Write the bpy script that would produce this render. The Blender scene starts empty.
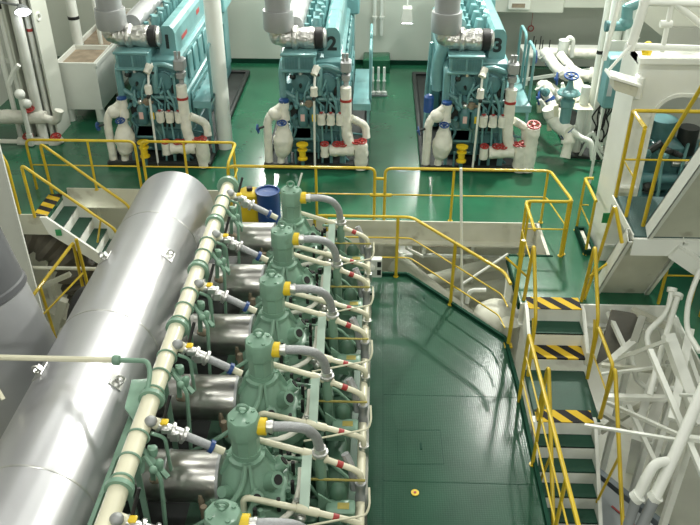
import bpy, math, random
from mathutils import Vector, Matrix
random.seed(4)
V = Vector
C = bpy.context.scene.collection
# ------------------------------------------------------------------ camera
F = 790.0; PITCH = math.radians(32.7); YAW = math.radians(2.0); EYE = V((0, 0, 7.0))
RT = V((math.cos(YAW), math.sin(YAW), 0))
FH = V((-math.sin(YAW), math.cos(YAW), 0))
FW = FH*math.cos(PITCH) - V((0, 0, math.sin(PITCH)))
UP = FH*math.sin(PITCH) + V((0, 0, math.cos(PITCH)))
def ray(px, py): return FW + RT*((px-350)/F) - UP*((py-262.5)/F)
def U(px, py, z=0.0, Y=None, X=None):
    """point on the sight line through a photo pixel, on a height, depth or side plane of the room"""
    d = ray(px, py)
    if Y is not None: t = Y/d.y
    elif X is not None: t = X/d.x
    else: t = (z-EYE.z)/d.z
    return EYE + d*t
cam = bpy.data.cameras.new('camera'); cam.sensor_width = 36; cam.lens = F/700*36; cam.clip_end = 200
co = bpy.data.objects.new('camera', cam); C.objects.link(co)
co.location = EYE
co.rotation_euler = Matrix((RT, UP, -FW)).transposed().to_euler()
bpy.context.scene.camera = co

# ------------------------------------------------------------------ materials
def mat(name, col, rough=.5, metal=0., var=.08, vscale=3., bump=0., bscale=40., coat=0., dirt=None, spec=.5, kind='noise'):
    m = bpy.data.materials.new(name); m.use_nodes = True
    n = m.node_tree.nodes; l = m.node_tree.links; b = n['Principled BSDF']
    b.inputs['Roughness'].default_value = rough; b.inputs['Metallic'].default_value = metal
    b.inputs['Coat Weight'].default_value = coat; b.inputs['Specular IOR Level'].default_value = spec
    tc = n.new('ShaderNodeTexCoord')
    nz = n.new('ShaderNodeTexNoise'); nz.inputs['Scale'].default_value = vscale; nz.inputs['Detail'].default_value = 5
    l.new(tc.outputs['Object'], nz.inputs['Vector'])
    rp = n.new('ShaderNodeValToRGB')
    c = V(col)
    a = c*(1-var); d = c*(1+var)
    rp.color_ramp.elements[0].position = .3; rp.color_ramp.elements[1].position = .7
    rp.color_ramp.elements[0].color = (a[0], a[1], a[2], 1)
    rp.color_ramp.elements[1].color = (min(1, d[0]), min(1, d[1]), min(1, d[2]), 1)
    l.new(nz.outputs['Fac'], rp.inputs['Fac'])
    out = rp.outputs['Color']
    if dirt:
        n2 = n.new('ShaderNodeTexNoise'); n2.inputs['Scale'].default_value = dirt[1]; n2.inputs['Detail'].default_value = 8
        l.new(tc.outputs['Object'], n2.inputs['Vector'])
        r2 = n.new('ShaderNodeValToRGB'); r2.color_ramp.elements[0].position = dirt[2]; r2.color_ramp.elements[1].position = min(1, dirt[2]+.16)
        l.new(n2.outputs['Fac'], r2.inputs['Fac'])
        mx = n.new('ShaderNodeMixRGB'); mx.inputs['Color2'].default_value = (*dirt[0], 1)
        l.new(r2.outputs['Color'], mx.inputs['Fac']); l.new(out, mx.inputs['Color1']); out = mx.outputs['Color']
    l.new(out, b.inputs['Base Color'])
    if bump:
        if kind == 'plate':
            bz = n.new('ShaderNodeTexVoronoi'); bz.inputs['Randomness'].default_value = .12
            o = bz.outputs['Distance']
        elif kind == 'fold':
            bz = n.new('ShaderNodeTexVoronoi'); bz.feature = 'SMOOTH_F1'; o = bz.outputs['Distance']
        elif kind == 'brush':
            mp = n.new('ShaderNodeMapping'); mp.inputs['Scale'].default_value = (1, .03, 1)
            l.new(tc.outputs['Object'], mp.inputs['Vector'])
            bz = n.new('ShaderNodeTexNoise'); o = bz.outputs['Fac']
        else:
            bz = n.new('ShaderNodeTexNoise'); bz.inputs['Detail'].default_value = 4; o = bz.outputs['Fac']
        bz.inputs['Scale'].default_value = bscale
        l.new((mp.outputs['Vector'] if kind == 'brush' else tc.outputs['Object']), bz.inputs['Vector'])
        bp = n.new('ShaderNodeBump'); bp.inputs['Strength'].default_value = bump; bp.inputs['Distance'].default_value = .02
        l.new(o, bp.inputs['Height']); l.new(bp.outputs['Normal'], b.inputs['Normal'])
        if kind == 'plate': l.new(bp.outputs['Normal'], b.inputs['Coat Normal']); b.inputs['Coat Roughness'].default_value = .16
    return m
def stripes(name, ca, cb, scale, vec):
    m = bpy.data.materials.new(name); m.use_nodes = True
    n = m.node_tree.nodes; l = m.node_tree.links; b = n['Principled BSDF']; b.inputs['Roughness'].default_value = .75; b.inputs['Specular IOR Level'].default_value = .2
    tc = n.new('ShaderNodeTexCoord'); dp = n.new('ShaderNodeVectorMath'); dp.operation = 'DOT_PRODUCT'
    dp.inputs[1].default_value = vec; l.new(tc.outputs['Object'], dp.inputs[0])
    mu = n.new('ShaderNodeMath'); mu.operation = 'MULTIPLY'; mu.inputs[1].default_value = scale; l.new(dp.outputs['Value'], mu.inputs[0])
    fr = n.new('ShaderNodeMath'); fr.operation = 'FRACT'; l.new(mu.outputs[0], fr.inputs[0])
    gt = n.new('ShaderNodeMath'); gt.operation = 'GREATER_THAN'; gt.inputs[1].default_value = .5; l.new(fr.outputs[0], gt.inputs[0])
    mx = n.new('ShaderNodeMixRGB'); mx.inputs['Color1'].default_value = (*ca, 1); mx.inputs['Color2'].default_value = (*cb, 1)
    l.new(gt.outputs[0], mx.inputs['Fac']); l.new(mx.outputs['Color'], b.inputs['Base Color'])
    return m
def glow(name, col, s):
    m = bpy.data.materials.new(name); m.use_nodes = True; b = m.node_tree.nodes['Principled BSDF']
    b.inputs['Base Color'].default_value = (*col, 1); b.inputs['Emission Color'].default_value = (*col, 1); b.inputs['Emission Strength'].default_value = s
    return m
M = dict(
    deck=mat('deck_green_paint', (.018, .115, .058), .22, 0, .16, 1.2, .05, 9, coat=.15, dirt=((.008, .085, .045), 2.2, .60)),
    plate=mat('checker_plate_green', (.014, .066, .036), .45, 0, .14, 1.5, .11, 34, kind='plate', spec=.08, coat=.32),
    lip=mat('dark_green_edge', (.006, .045, .026), .8, spec=.15),
    tread=mat('tread_green', (.008, .060, .034), .55, 0, .1, 4, .3, 60, kind='plate'),
    grate=mat('landing_plate', (.03, .085, .08), .45, 0, .15, 4, .7, 40, kind='plate'),
    wall=mat('wall_white', (.66, .68, .60), .55, 0, .04, .6, .03, 3),
    wallg=mat('wall_grey', (.46, .47, .42), .6, 0, .05, .6),
    white=mat('white_paint', (.80, .82, .76), .4, 0, .04, 2),
    beige=mat('beige_paint', (.60, .60, .50), .5, 0, .07, 2, dirt=((.34, .32, .24), 3, .62)),
    lowfl=mat('lower_floor_paint', (.62, .62, .52), .35, 0, .08, 1.4, dirt=((.42, .40, .32), 1.3, .60)),
    cream=mat('cream_pipe', (.76, .73, .55), .32, 0, .05, 3, coat=.2),
    lag=mat('white_lagging', (.76, .75, .66), .75, 0, .10, 6, .9, 11, kind='fold'),
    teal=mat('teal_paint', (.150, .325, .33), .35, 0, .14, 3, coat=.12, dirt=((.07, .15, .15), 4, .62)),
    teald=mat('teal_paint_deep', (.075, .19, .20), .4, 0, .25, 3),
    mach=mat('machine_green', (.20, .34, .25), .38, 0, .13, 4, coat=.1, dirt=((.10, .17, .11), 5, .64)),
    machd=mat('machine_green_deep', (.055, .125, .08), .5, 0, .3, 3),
    pale=mat('pale_green_bar', (.46, .60, .50), .4, 0, .12, 3),
    dark=mat('dark_steel', (.018, .022, .020), .55, 0, .3, 3),
    black=mat('black_rubber', (.012, .012, .012), .6, 0, .2, 5),
    clad=mat('aluminium_cladding', (.58, .58, .60), .34, .75, .06, 1.2, .06, 9, kind='brush'),
    elbow=mat('tin_cladding', (.56, .55, .52), .30, .95, .2, 4, .25, 5),
    foil=mat('foil_lagging', (.68, .67, .64), .30, .9, .12, 8, 1.0, 16, kind='fold'),
    steel=mat('bright_steel', (.62, .62, .60), .30, .85, .15, 8, .1, 30),
    galv=mat('grey_cladding', (.36, .37, .37), .5, .35, .08, 2),
    hop=mat('hopper_grey', (.17, .165, .145), .6, 0, .2, 3),
    grey=mat('grey_paint', (.25, .27, .27), .5, 0, .1, 2),
    hose=mat('braided_hose', (.40, .41, .42), .45, .4, .1, 30, .4, 120),
    yellow=mat('rail_yellow', (.60, .43, .02), .35, 0, .1, 3, coat=.2),
    collar=mat('yellow_collar', (.80, .56, .02), .4),
    red=mat('red_paint', (.40, .04, .035), .4),
    blue=mat('blue_paint', (.02, .07, .24), .4),
    brown=mat('rusty_brown', (.30, .24, .17), .8, 0, .3, 4),
    sleeve=mat('dark_grey_sleeve', (.11, .115, .12), .55, 0, .08, 2),
    duct=mat('dark_bellows', (.12, .11, .085), .75, 0, .2, 3),
    dgrey=mat('duct_grey', (.44, .45, .46), .42, .3, .08, 1.5),
    under=mat('ceiling_grey', (.16, .17, .16), .7, 0, .2, .5),
    bin=mat('bin_grey', (.20, .235, .25), .45, 0, .1, 2),
    pad=mat('pale_panel', (.50, .54, .55), .5, 0, .1, 2),
    tag=mat('brass_plate', (.42, .36, .10), .4, .3),
    pink=mat('pink_tag', (.70, .45, .42), .6),
    ink=mat('black_stencil', (.01, .02, .02), .6),
    sign=mat('green_sign', (.03, .30, .10), .5),
    haz=stripes('hazard_stripes', (.62, .42, .03), (.02, .02, .022), 3.2, (1, .9, 0)),
    hazl=stripes('hazard_stripes_side', (.62, .42, .03), (.02, .02, .022), 3.6, (.45, 1, 0)),
    lamp=glow('lamp_glass', (.9, .93, 1.0), 14),
)
# ------------------------------------------------------------------ mesh builder
def frame(d):
    d = d.normalized(); a = V((0, 0, 1)) if abs(d.z) < .9 else V((1, 0, 0))
    x = a.cross(d).normalized(); return x, d.cross(x)
def fillet(pts, r, n=5):
    if r <= 0 or len(pts) < 3: return [V(p) for p in pts]
    pts = [V(p) for p in pts]; out = [pts[0]]
    for a, b, c in zip(pts, pts[1:], pts[2:]):
        u = (a-b); w = (c-b); lu, lw = u.length, w.length
        if lu < 1e-6 or lw < 1e-6: continue
        q = min(r, lu*.45, lw*.45); p0 = b+u*(q/lu); p2 = b+w*(q/lw)
        if u.normalized().dot(w.normalized()) < -.995: out.append(b); continue
        for i in range(n+1):
            t = i/n; out.append(p0*(1-t)**2 + b*2*t*(1-t) + p2*t*t)
    out.append(pts[-1]); return out
class MB:
    def __init__(s): s.v = []; s.f = []
    def add(s, vs, fs):
        k = len(s.v); s.v += [V(p) for p in vs]; s.f += [[i+k for i in f] for f in fs]; return s
    def box(s, lo, hi, bev=0.0):
        (a, b, c), (d, e, f) = lo, hi
        a, d = min(a, d), max(a, d); b, e = min(b, e), max(b, e); c, f = min(c, f), max(c, f)
        if bev <= 0:
            return s.add([(a,b,c),(d,b,c),(d,e,c),(a,e,c),(a,b,f),(d,b,f),(d,e,f),(a,e,f)],
                         [(0,3,2,1),(4,5,6,7),(0,1,5,4),(1,2,6,5),(2,3,7,6),(3,0,4,7)])
        h = min(bev, (d-a)/2.1, (e-b)/2.1, (f-c)/2.1)
        def ring(x, y, z, q):
            return [(a+q+x*0, b+y, z), (d-q, b+y, z), (d-y, b+q, z), (d-y, e-q, z), (d-q, e-y, z), (a+q, e-y, z), (a+y, e-q, z), (a+y, b+q, z)]
        R = [ring(0, h, c, 2*h if 4*h < min(d-a, e-b) else h), ring(0, 0, c+h, h), ring(0, 0, f-h, h), ring(0, h, f, 2*h if 4*h < min(d-a, e-b) else h)]
        vs = sum(R, []); fs = [tuple(range(7, -1, -1)), tuple(range(24, 32))]
        for k in range(3):
            for i in range(8):
                j = (i+1) % 8; fs.append((k*8+i, k*8+j, k*8+8+j, k*8+8+i))
        return s.add(vs, fs)
    def hexa(s, bot, top):
        return s.add(list(bot)+list(top), [(0,3,2,1),(4,5,6,7),(0,1,5,4),(1,2,6,5),(2,3,7,6),(3,0,4,7)])
    def prism(s, poly, n):
        """polygon (3-D points) extruded by the vector n"""
        k = len(poly); n = V(n); p = [V(q) for q in poly]
        fs = [tuple(range(k-1, -1, -1)), tuple(range(k, 2*k))]
        for i in range(k): j = (i+1) % k; fs.append((i, j, k+j, k+i))
        return s.add(p+[q+n for q in p], fs)
    def cyl(s, p0, p1, r0, r1=None, n=16):
        p0, p1 = V(p0), V(p1); r1 = r0 if r1 is None else r1
        x, y = frame(p1-p0); vs = []
        for p, r in ((p0, r0), (p1, r1)):
            for i in range(n):
                a = 2*math.pi*i/n; vs.append(p+(x*math.cos(a)+y*math.sin(a))*r)
        fs = [tuple(range(n-1, -1, -1)), tuple(range(n, 2*n))]
        for i in range(n): j = (i+1) % n; fs.append((i, j, n+j, n+i))
        return s.add(vs, fs)
    def lathe(s, o, d, prof, n=18, sq=0):
        """prof: (radius, distance along d) pairs"""
        o, d = V(o), V(d).normalized(); x, y = frame(d); vs = []
        for r, h in prof:
            for i in range(n):
                a = 2*math.pi*(i+.5)/n; vs.append(o+d*h+(x*math.cos(a)+y*math.sin(a))*max(r, 1e-4))
        fs = [tuple(range(n-1, -1, -1)), tuple(range(len(prof)*n-n, len(prof)*n))]
        for k in range(len(prof)-1):
            for i in range(n): j = (i+1) % n; fs.append((k*n+i, k*n+j, k*n+n+j, k*n+n+i))
        return s.add(vs, fs)
    def tube(s, pts, r, fil=0.0, n=8, lump=0.0, sub=0):
        P = fillet(pts, fil)
        if sub:
            Q = [P[0]]
            for a, b in zip(P, P[1:]):
                k = max(1, int((b-a).length/sub))
                Q += [a.lerp(b, (i+1)/k) for i in range(k)]
            P = Q
        d = (P[1]-P[0]).normalized(); x, y = frame(d); vs = []; m = len(P)
        for i, p in enumerate(P):
            nd = (P[min(i+1, m-1)]-P[max(i-1, 0)])
            if nd.length > 1e-9:
                nd.normalize(); q = d.rotation_difference(nd); x = q @ x; y = q @ y; d = nd
            rr = r(i/(m-1)) if callable(r) else r
            rr *= 1+random.uniform(-lump, lump)
            for k in range(n):
                a = 2*math.pi*k/n; vs.append(p+(x*math.cos(a)+y*math.sin(a))*rr*(1+random.uniform(-lump, lump)*.6))
        fs = [tuple(range(n-1, -1, -1)), tuple(range(m*n-n, m*n))]
        for k in range(m-1):
            for i in range(n): j = (i+1) % n; fs.append((k*n+i, k*n+j, k*n+n+j, k*n+n+i))
        return s.add(vs, fs)
    def torus(s, c, d, R, r, n=20, m=6):
        c = V(c); x, y = frame(V(d)); w = V(d).normalized(); vs = []; fs = []
        for i in range(n):
            a = 2*math.pi*i/n; u = x*math.cos(a)+y*math.sin(a)
            for k in range(m):
                b = 2*math.pi*k/m; vs.append(c+u*(R+r*math.cos(b))+w*r*math.sin(b))
        for i in range(n):
            for k in range(m):
                i2, k2 = (i+1) % n, (k+1) % m; fs.append((i*m+k, i2*m+k, i2*m+k2, i*m+k2))
        return s.add(vs, fs)
    def ball(s, c, r, n=12, m=8, sc=(1, 1, 1)):
        c = V(c); vs = []; fs = []
        for k in range(m+1):
            t = math.pi*k/m
            for i in range(n):
                a = 2*math.pi*i/n
                vs.append(c+V((math.sin(t)*math.cos(a)*sc[0], math.sin(t)*math.sin(a)*sc[1], math.cos(t)*sc[2]))*r)
        for k in range(m):
            for i in range(n): j = (i+1) % n; fs.append((k*n+i, k*n+n+i, k*n+n+j, k*n+j))
        return s.add(vs, fs)
    def bar(s, a, b, w, h, up=(0, 0, 1)):
        """rectangular bar from a to b"""
        a, b = V(a), V(b); d = (b-a).normalized(); u = V(up)
        if abs(d.dot(u)) > .95: u = V((0, 1, 0))
        x = d.cross(u).normalized()*w/2; y = x.cross(d).normalized()*h/2
        c = [-x-y, x-y, x+y, -x+y]
        return s.hexa([a+k for k in c], [b+k for k in c])
    def text(s, t, o, ex, ey, size, depth=.006):
        cu = bpy.data.curves.new('t', 'FONT'); cu.body = t; cu.size = size; cu.extrude = depth/size*.5 if False else depth; cu.align_x = 'CENTER'; cu.offset = size*.035
        ob = bpy.data.objects.new('t', cu); C.objects.link(ob)
        me = bpy.data.meshes.new_from_object(ob.evaluated_get(bpy.context.evaluated_depsgraph_get()))
        ex, ey = V(ex).normalized(), V(ey).normalized(); ez = ex.cross(ey)
        s.add([V(o)+ex*v.co.x+ey*v.co.y+ez*v.co.z for v in me.vertices], [tuple(p.vertices) for p in me.polygons])
        bpy.data.objects.remove(ob); bpy.data.curves.remove(cu); bpy.data.meshes.remove(me); return s
    def build(s, name, m, parent=None, label=None, cat=None, group=None, kind=None, flat=False, org=None):
        if parent is not None:
            o = V((0, 0, 0)); p = parent
            while p is not None: o += p.location; p = p.parent
        elif org is not None: o = V(org)
        else:
            lo = [min(v[i] for v in s.v) for i in range(3)]; hi = [max(v[i] for v in s.v) for i in range(3)]
            o = V(((lo[0]+hi[0])/2, (lo[1]+hi[1])/2, lo[2]))
        me = bpy.data.meshes.new(name); me.from_pydata([tuple(v-o) for v in s.v], [], s.f)
        me.materials.append(M[m] if isinstance(m, str) else m)
        if not flat:
            me.polygons.foreach_set('use_smooth', [True]*len(me.polygons)); me.set_sharp_from_angle(angle=math.radians(38))
        me.update(); me.validate()
        ob = bpy.data.objects.new(name, me); C.objects.link(ob)
        if parent is not None: ob.parent = parent
        else: ob.location = o
        return tag(ob, label, cat, group, kind)
def tag(o, label=None, cat=None, group=None, kind=None):
    if label: o['label'] = label
    if cat: o['category'] = cat
    if group: o['group'] = group
    if kind: o['kind'] = kind
    return o
def thing(name, label, cat, loc, group=None):
    o = bpy.data.objects.new(name, None); o.empty_display_size = .2; C.objects.link(o); o.location = V(loc)
    return tag(o, label, cat, group)
def copy_tree(o, parent=None):
    c = o.copy(); C.objects.link(c)
    if parent is not None: c.parent = parent
    for ch in list(o.children): copy_tree(ch, c)
    return c
def wheel(c, d, R, r, name, m, parent):
    w = MB().torus(c, d, R, r, 18, 6); x, y = frame(V(d))
    for k in range(3):
        a = k*math.pi/3; q = (x*math.cos(a)+y*math.sin(a))*R; w.cyl(V(c)-q, V(c)+q, r*.7, n=6)
    w.cyl(V(c)-V(d).normalized()*r*3, V(c)+V(d).normalized()*r*1.5, r*1.8, n=8)
    return w.build(name, m, parent)
def struct(b, name, m, flat=True): return b.build(name, m, kind='structure', flat=flat)
def railing(name, label, base, h, posts=(), mids=(.5,), r=.026, rm=.013, ends=(1, 1), group=None, fil=.12, m='yellow', cat='handrail', rp=None):
    """base: polyline on the floor; posts: (segment, t) places of upright posts"""
    base = [V(p) for p in base]; up = V((0, 0, h)); t = thing(name, label, cat, base[0], group)
    top = [p+up for p in base]
    pts = ([base[0]] if ends[0] else []) + top + ([base[-1]] if ends[1] else [])
    MB().tube(pts, r, fil).build('top_rail', m, t)
    for f in mids: MB().tube([p+up*f for p in base], rm, fil*.7).build('mid_rail', m, t)
    for k, u in posts:
        p = base[k].lerp(base[k+1], u)
        MB().cyl(p, p+up, rp or r*.9, n=8).cyl(p, p+V((0, 0, .012)), .045, n=8).build('post', m, t)
    return t
# ------------------------------------------------------------------ shell of the engine room
YB = 20.8; XL = -8.9; XR = 9.0; YF = 12.3; YL = 13.35; ZP = -.69; ZF = -3.5; YC = 9.85
XM = U(236, 180, Y=12.9).x
XO = U(549, 252, 0).x            # right side of the opening
XB = U(508, 254, 0).x            # left side of the bridge
YO = 11.2
XE = U(672, 308, 0).x            # right gangway towards the camera
XS = U(43, 221, 0).x             # head of the left stair
d = MB()
d.box((XL, YL, -.1), (XR, YB, 0)); d.box((XM, YF, -.1), (XR, YL, 0)); d.box((XO, YC, -.1), (XR, YF, 0))
d.box((XB, YC, -.1), (XO, YO, 0)); d.box((XE, 3.0, -.1), (XR, YC, 0)); d.box((XL, 12.3, -.1), (XS, YL, 0))
struct(d, 'floor_deck', 'deck')
b = MB(); b.box((XM, YF-.03, -.40), (XO, YF-.005, .012)); b.box((XM, YF-.16, -.42), (XO, YF+.1, -.38)); struct(b, 'trim_deck_edge_back', 'beige')
b = MB(); b.box((XS, YL-.03, -.40), (XM, YL-.005, .012)); b.box((XM-.03, YF, -.4), (XM-.005, YL, .012)); b.box((XL, 12.27, -.4), (XS, 12.298, .012)); struct(b, 'trim_deck_edge_left', 'beige')
b = MB(); b.box((XO-.06, YO, -.40), (XO-.005, YF, .012)); struct(b, 'trim_opening_side', 'beige')
b = MB(); b.box((XB, YC-.03, -.34), (XE, YC-.004, .01)); b.box((XB, YC-.12, -.37), (XE, YC+.05, -.33)); b.box((XE-.03, 3, -.36), (XE-.004, YC, .02)); b.box((XE-.14, 3, -.38), (XE+.02, YC, -.35))
for k in range(3): b.box((XB+1.35+k*.5, YC-.05, -.13), (XB+1.42+k*.5, YC-.03, -.06))
struct(b, 'trim_bridge_edge', 'white')
b = MB(); b.box((XB-.01, YO-.01, -.12), (XO+.04, YO+.03, .012)); b.box((XB-.03, YC, -.12), (XB-.003, YO, .012)); struct(b, 'trim_bridge_lip', 'lip')
struct(MB().box((XL-.3, -4, ZF-.2), (XR+.3, YB+.3, ZF)), 'floor_lower', 'lowfl')
struct(MB().box((XL-.3, YB, ZF), (XR+.3, YB+.2, 9.5)), 'wall_back', 'wall')
struct(MB().box((XL-.2, -4, ZF), (XL, YB, 9.5)), 'wall_left', 'wallg')
struct(MB().box((XR, -4, ZF), (XR+.2, YB, 9.5)), 'wall_right', 'wallg')
struct(MB().box((XL-.3, -4.2, ZF), (XR+.3, -4, 9.5)), 'wall_front', 'under')
struct(MB().box((XL-.3, -4.2, 9.5), (XR+.3, YB+.3, 9.7)), 'ceiling', 'under')
b = MB(); b.box((XL, 14.7, ZF), (XR, 14.85, -.1))
for x in (-7.4, -6.0, -4.6, -3.2, -1.4, .1, 1.0, 2.2, 3.4, 4.6): b.box((x, 14.55, ZF), (x+.1, 14.7, -.12))
struct(b, 'wall_under_deck', 'beige')
b = MB(); b.box((XL+.02, YB-.04, 0), (XR, YB, .12)); struct(b, 'baseboard_back', 'lip')
# overhead duct in front of the back wall, top right
sx0 = U(462, 8, Y=20.2).x; sx1 = U(562, 8, Y=20.2).x; sx2 = U(640, 8, Y=20.2).x
b = MB(); b.box((sx0, 20.0, U(540, 13, Y=20.0).z), (sx1, YB, 3.6), .02); b.box((sx1, 20.0, U(570, 8, Y=20.0).z), (sx2+1, YB, 3.6), .02)
struct(b, 'trim_overhead_duct', 'wall')
struct(MB().box((sx0+.15, YB-.06, .02), (XR-.05, YB-.005, 2.4)), 'wall_back_shade', 'wallg')  # grey sheet puts the shade on the right part of the back wall into colour
# gallery plate of the main engine
pp = [U(376, 275, ZP), U(407, 274, ZP), U(505, 340, ZP), U(517, 390, ZP)]
PX0 = U(371, 330, ZP).x; PXR = pp[3].x + .02
PY = pp[0].y
poly = [V((-2.6, PY, ZP)), V((pp[1].x, PY, ZP)), V((pp[2].x, pp[2].y, ZP)), V((PXR, pp[3].y, ZP)), V((PXR+.02, 2.0, ZP)), V((PX0, 2.0, ZP)), V((PX0, PY-.55, ZP)), V((-2.6, PY-.55, ZP))]
struct(MB().prism([p-V((0, 0, .05)) for p in poly], (0, 0, .05)), 'floor_gallery', 'plate')
b = MB()
for a, c in zip(poly[:5], poly[1:5]): b.bar(a+V((0, 0, -.02)), c+V((0, 0, -.02)), .05, .16)
struct(b, 'trim_gallery_lip', 'lip')
b = MB()
xs_ = U(383, 400, ZP).x
b.bar((xs_, 2, ZP), (xs_, PY-.05, ZP), .008, .004); b.bar((xs_, 8.5, ZP), (PXR, 8.5, ZP), .006, .003); b.bar((xs_, 6.9, ZP), (PXR, 6.9, ZP), .006, .003)
hq_ = [U(397, 430, ZP), U(440, 430, ZP), U(444, 464, ZP), U(398, 464, ZP)]
for a, c in zip(hq_, hq_[1:]+hq_[:1]): b.bar(a, c, .006, .003)
for px, py in ((421, 446), (401, 297), (424, 297)): p = U(px, py, ZP); b.box(p+V((-.012, -.06, 0)), p+V((.012, .06, .004)))
struct(b, 'trim_plate_seam', 'lip')
c = U(415, 493, ZP); lr = MB().cyl(c, c+V((0, 0, .012)), .05, n=18).build('deck_plug', 'collar', label='small yellow round plug with a red centre set in the green gallery plate', cat='plug')
MB().cyl(c+V((0, 0, .012)), c+V((0, 0, .016)), .018, n=12).build('red_centre', 'red', lr)

# ------------------------------------------------------------------ stairs
def stairs(name, label, o, dr, wv, n, rise, run, striped=(), hz='haz', slip=.2, tm='tread', ext=0.):
    o = V(o); dr = V(dr); wv = V(wv); t = thing(name, label, 'stairs', o+V((0, 0, -n*rise)))
    MB().prism([o-dr*slip, o+dr*.02, o+dr*.02+wv, o-dr*slip+wv], (0, 0, .012)).build('nosing_plate', hz, t)
    for k in range(n):
        p = o+dr*(run*k)-V((0, 0, rise*(k+1)))
        MB().prism([p-dr*.04+V((0, 0, -.03)), p+dr*(run)+V((0, 0, -.03)), p+dr*(run)+wv+V((0, 0, -.03)), p-dr*.04+wv+V((0, 0, -.03))], (0, 0, .03)).build('tread', hz if k in striped else tm, t)
        MB().prism([p, p+wv, p+wv+V((0, 0, rise-.012)), p+V((0, 0, rise-.012))], -dr*.015).build('riser', 'white', t)
    L = dr*(run*n+ext)-V((0, 0, rise*n+ext*rise/run)); w = wv.normalized()*.05
    for q in (o-w, o+wv):
        MB().prism([q+V((0, 0, -.34)), q+L+V((0, 0, -.12)), q+L+V((0, 0, .10)), q+V((0, 0, .0))+dr*.02, q-dr*.1], w).build('stringer', 'white', t)
    return t
BX0 = U(528, 306, 0).x; BX1 = U(580.5, 306, 0).x; SW = BX1-BX0
stairs('stairway', 'three-step white stair with striped nosings from the deck bridge down to the gallery', (BX0, 9.72, 0), (0, -1, 0), (SW, 0, 0), 2, .23, .30, striped=(1,), slip=.28)
b = MB().box((BX0-.08, 8.05, ZP-.06), (BX1+.02, 9.12, ZP), .01); struct(b, 'floor_stair_landing', 'tread')
struct(MB().box((BX0-.1, 8.02, ZP-.22), (BX1+.04, 8.05, ZP-.01)), 'trim_landing_front', 'white')
LX0 = U(535, 414, ZP).x; LX1 = U(591, 414, ZP).x
stairs('stairway', 'long steep white stair with dark green treads going down from the gallery landing', (LX0, 8.03, ZP+.005), (0, -1, 0), (LX1-LX0, 0, 0), 11, .23, .235, slip=.22)
lo = V((U(57, 201, 0).x, 12.25, 0))
stairs('stairway', 'short white stair with hazard stripes going down from the left deck edge', lo, (1, 0, 0), (0, .82, 0), 5, .24, .25, striped=(4,), hz='hazl', slip=.24)
q = U(59, 232, -.3)
MB().box((q.x-.05, 12.17, q.z-.06), (q.x+.05, 12.195, q.z+.06)).build('step_sign', 'sign', label='small green marker plate on the near stringer of the left stair', cat='sign')

# ------------------------------------------------------------------ railings
H = 1.02
def D(px, Y, z=0): return V((U(px, 200, Y=Y).x if False else EYE.x + ray(px, _y(px, Y, z)).x*Y/ray(px, _y(px, Y, z)).y, Y, z))
def _y(px, Y, z):
    # image row of a point at depth Y and height z on photo column px
    lo_, hi_ = -300., 900.
    for _ in range(40):
        m = (lo_+hi_)/2; r = ray(px, m)
        if EYE.z + r.z*Y/r.y > z: lo_ = m
        else: hi_ = m
    return (lo_+hi_)/2
a, b_ = D(37, YL-.05), D(142, YL-.05)
railing('railing', 'yellow deck railing section above the short left stair', [a, b_], H, [(0, .57)], group=None)
a, b_ = D(148, YL-.05), D(240, YL-.05)
railing('railing', 'yellow deck railing section in front of the left generator beside the white post', [a, b_, V((b_.x, YF+.1, 0))], H, [(0, .45), (0, .97)])
a, b_ = D(232, YF+.03), D(374, YF+.03)
railing('railing', 'yellow deck railing section in front of the middle generator', [a, b_], H, [(0, .6)])
a = D(384, YF+.03); c1 = D(562, YF+.03); X2 = D(571, YO+.02).x; X3 = D(518, YO+.02).x
railing('railing', 'yellow railing going round the deck opening beside the bridge', [a, c1-V((.35, 0, 0)), V((X2-.12, YO+.02, 0)), V((X3, YO+.02, 0)), V((X3, 10.3, 0))], H, [(0, .42), (0, .99), (1, .95), (2, .08), (2, .9), (2, .97)], ends=(1, 0))
g = MB()
for x in (D(373.5, YF).x, D(384, YF).x): pass
k0 = D(374, YF+.03); k1 = D(384, YF+.03)
kg = thing('gate_latch', 'short yellow coupling between the two deck railing sections', 'latch', k0+V((0, 0, .5)))
MB().cyl(k0+V((0, 0, .82)), k1+V((0, 0, .82)), .025).cyl(k0+V((-.08, 0, .5)), k1+V((.12, 0, .5)), .03).build('link', 'yellow', kg)
# gallery rails
h2 = 1.2; G0 = V((-1.0, PY-.04, ZP)); G1 = V((pp[1].x+.03, PY-.04, ZP)); G2 = pp[2]+V((-.02, -.02, 0))
dq = (G2-G1)
railing('railing', 'three-bar yellow railing along the far sloping edge of the green gallery', [G0, G1, G1+dq*.93, G1+dq*.95+V((0.02, -.28, 0))], h2, [(0, .12), (0, .86), (1, .5)], mids=(.33, .66), ends=(1, 0), rp=.028)
pk = U(508, 346, ZP)
MB().tube([pk, pk+V((0.02, .02, 1.90))], .032).box(pk+V((-.06, -.06, 0)), pk+V((.06, .06, .02))).build('rail_post', 'yellow', label='tall yellow post joining the gallery corner to the bridge railing', cat='post')
railing('railing', 'three-bar yellow railing along the stair side of the green gallery', [V((PXR-.03, 8.42, ZP)), V((PXR-.01, 2.5, ZP))], h2, [(0, .2), (0, .42), (0, .64)], mids=(.35, .7), ends=(1, 1), fil=.05)
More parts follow.
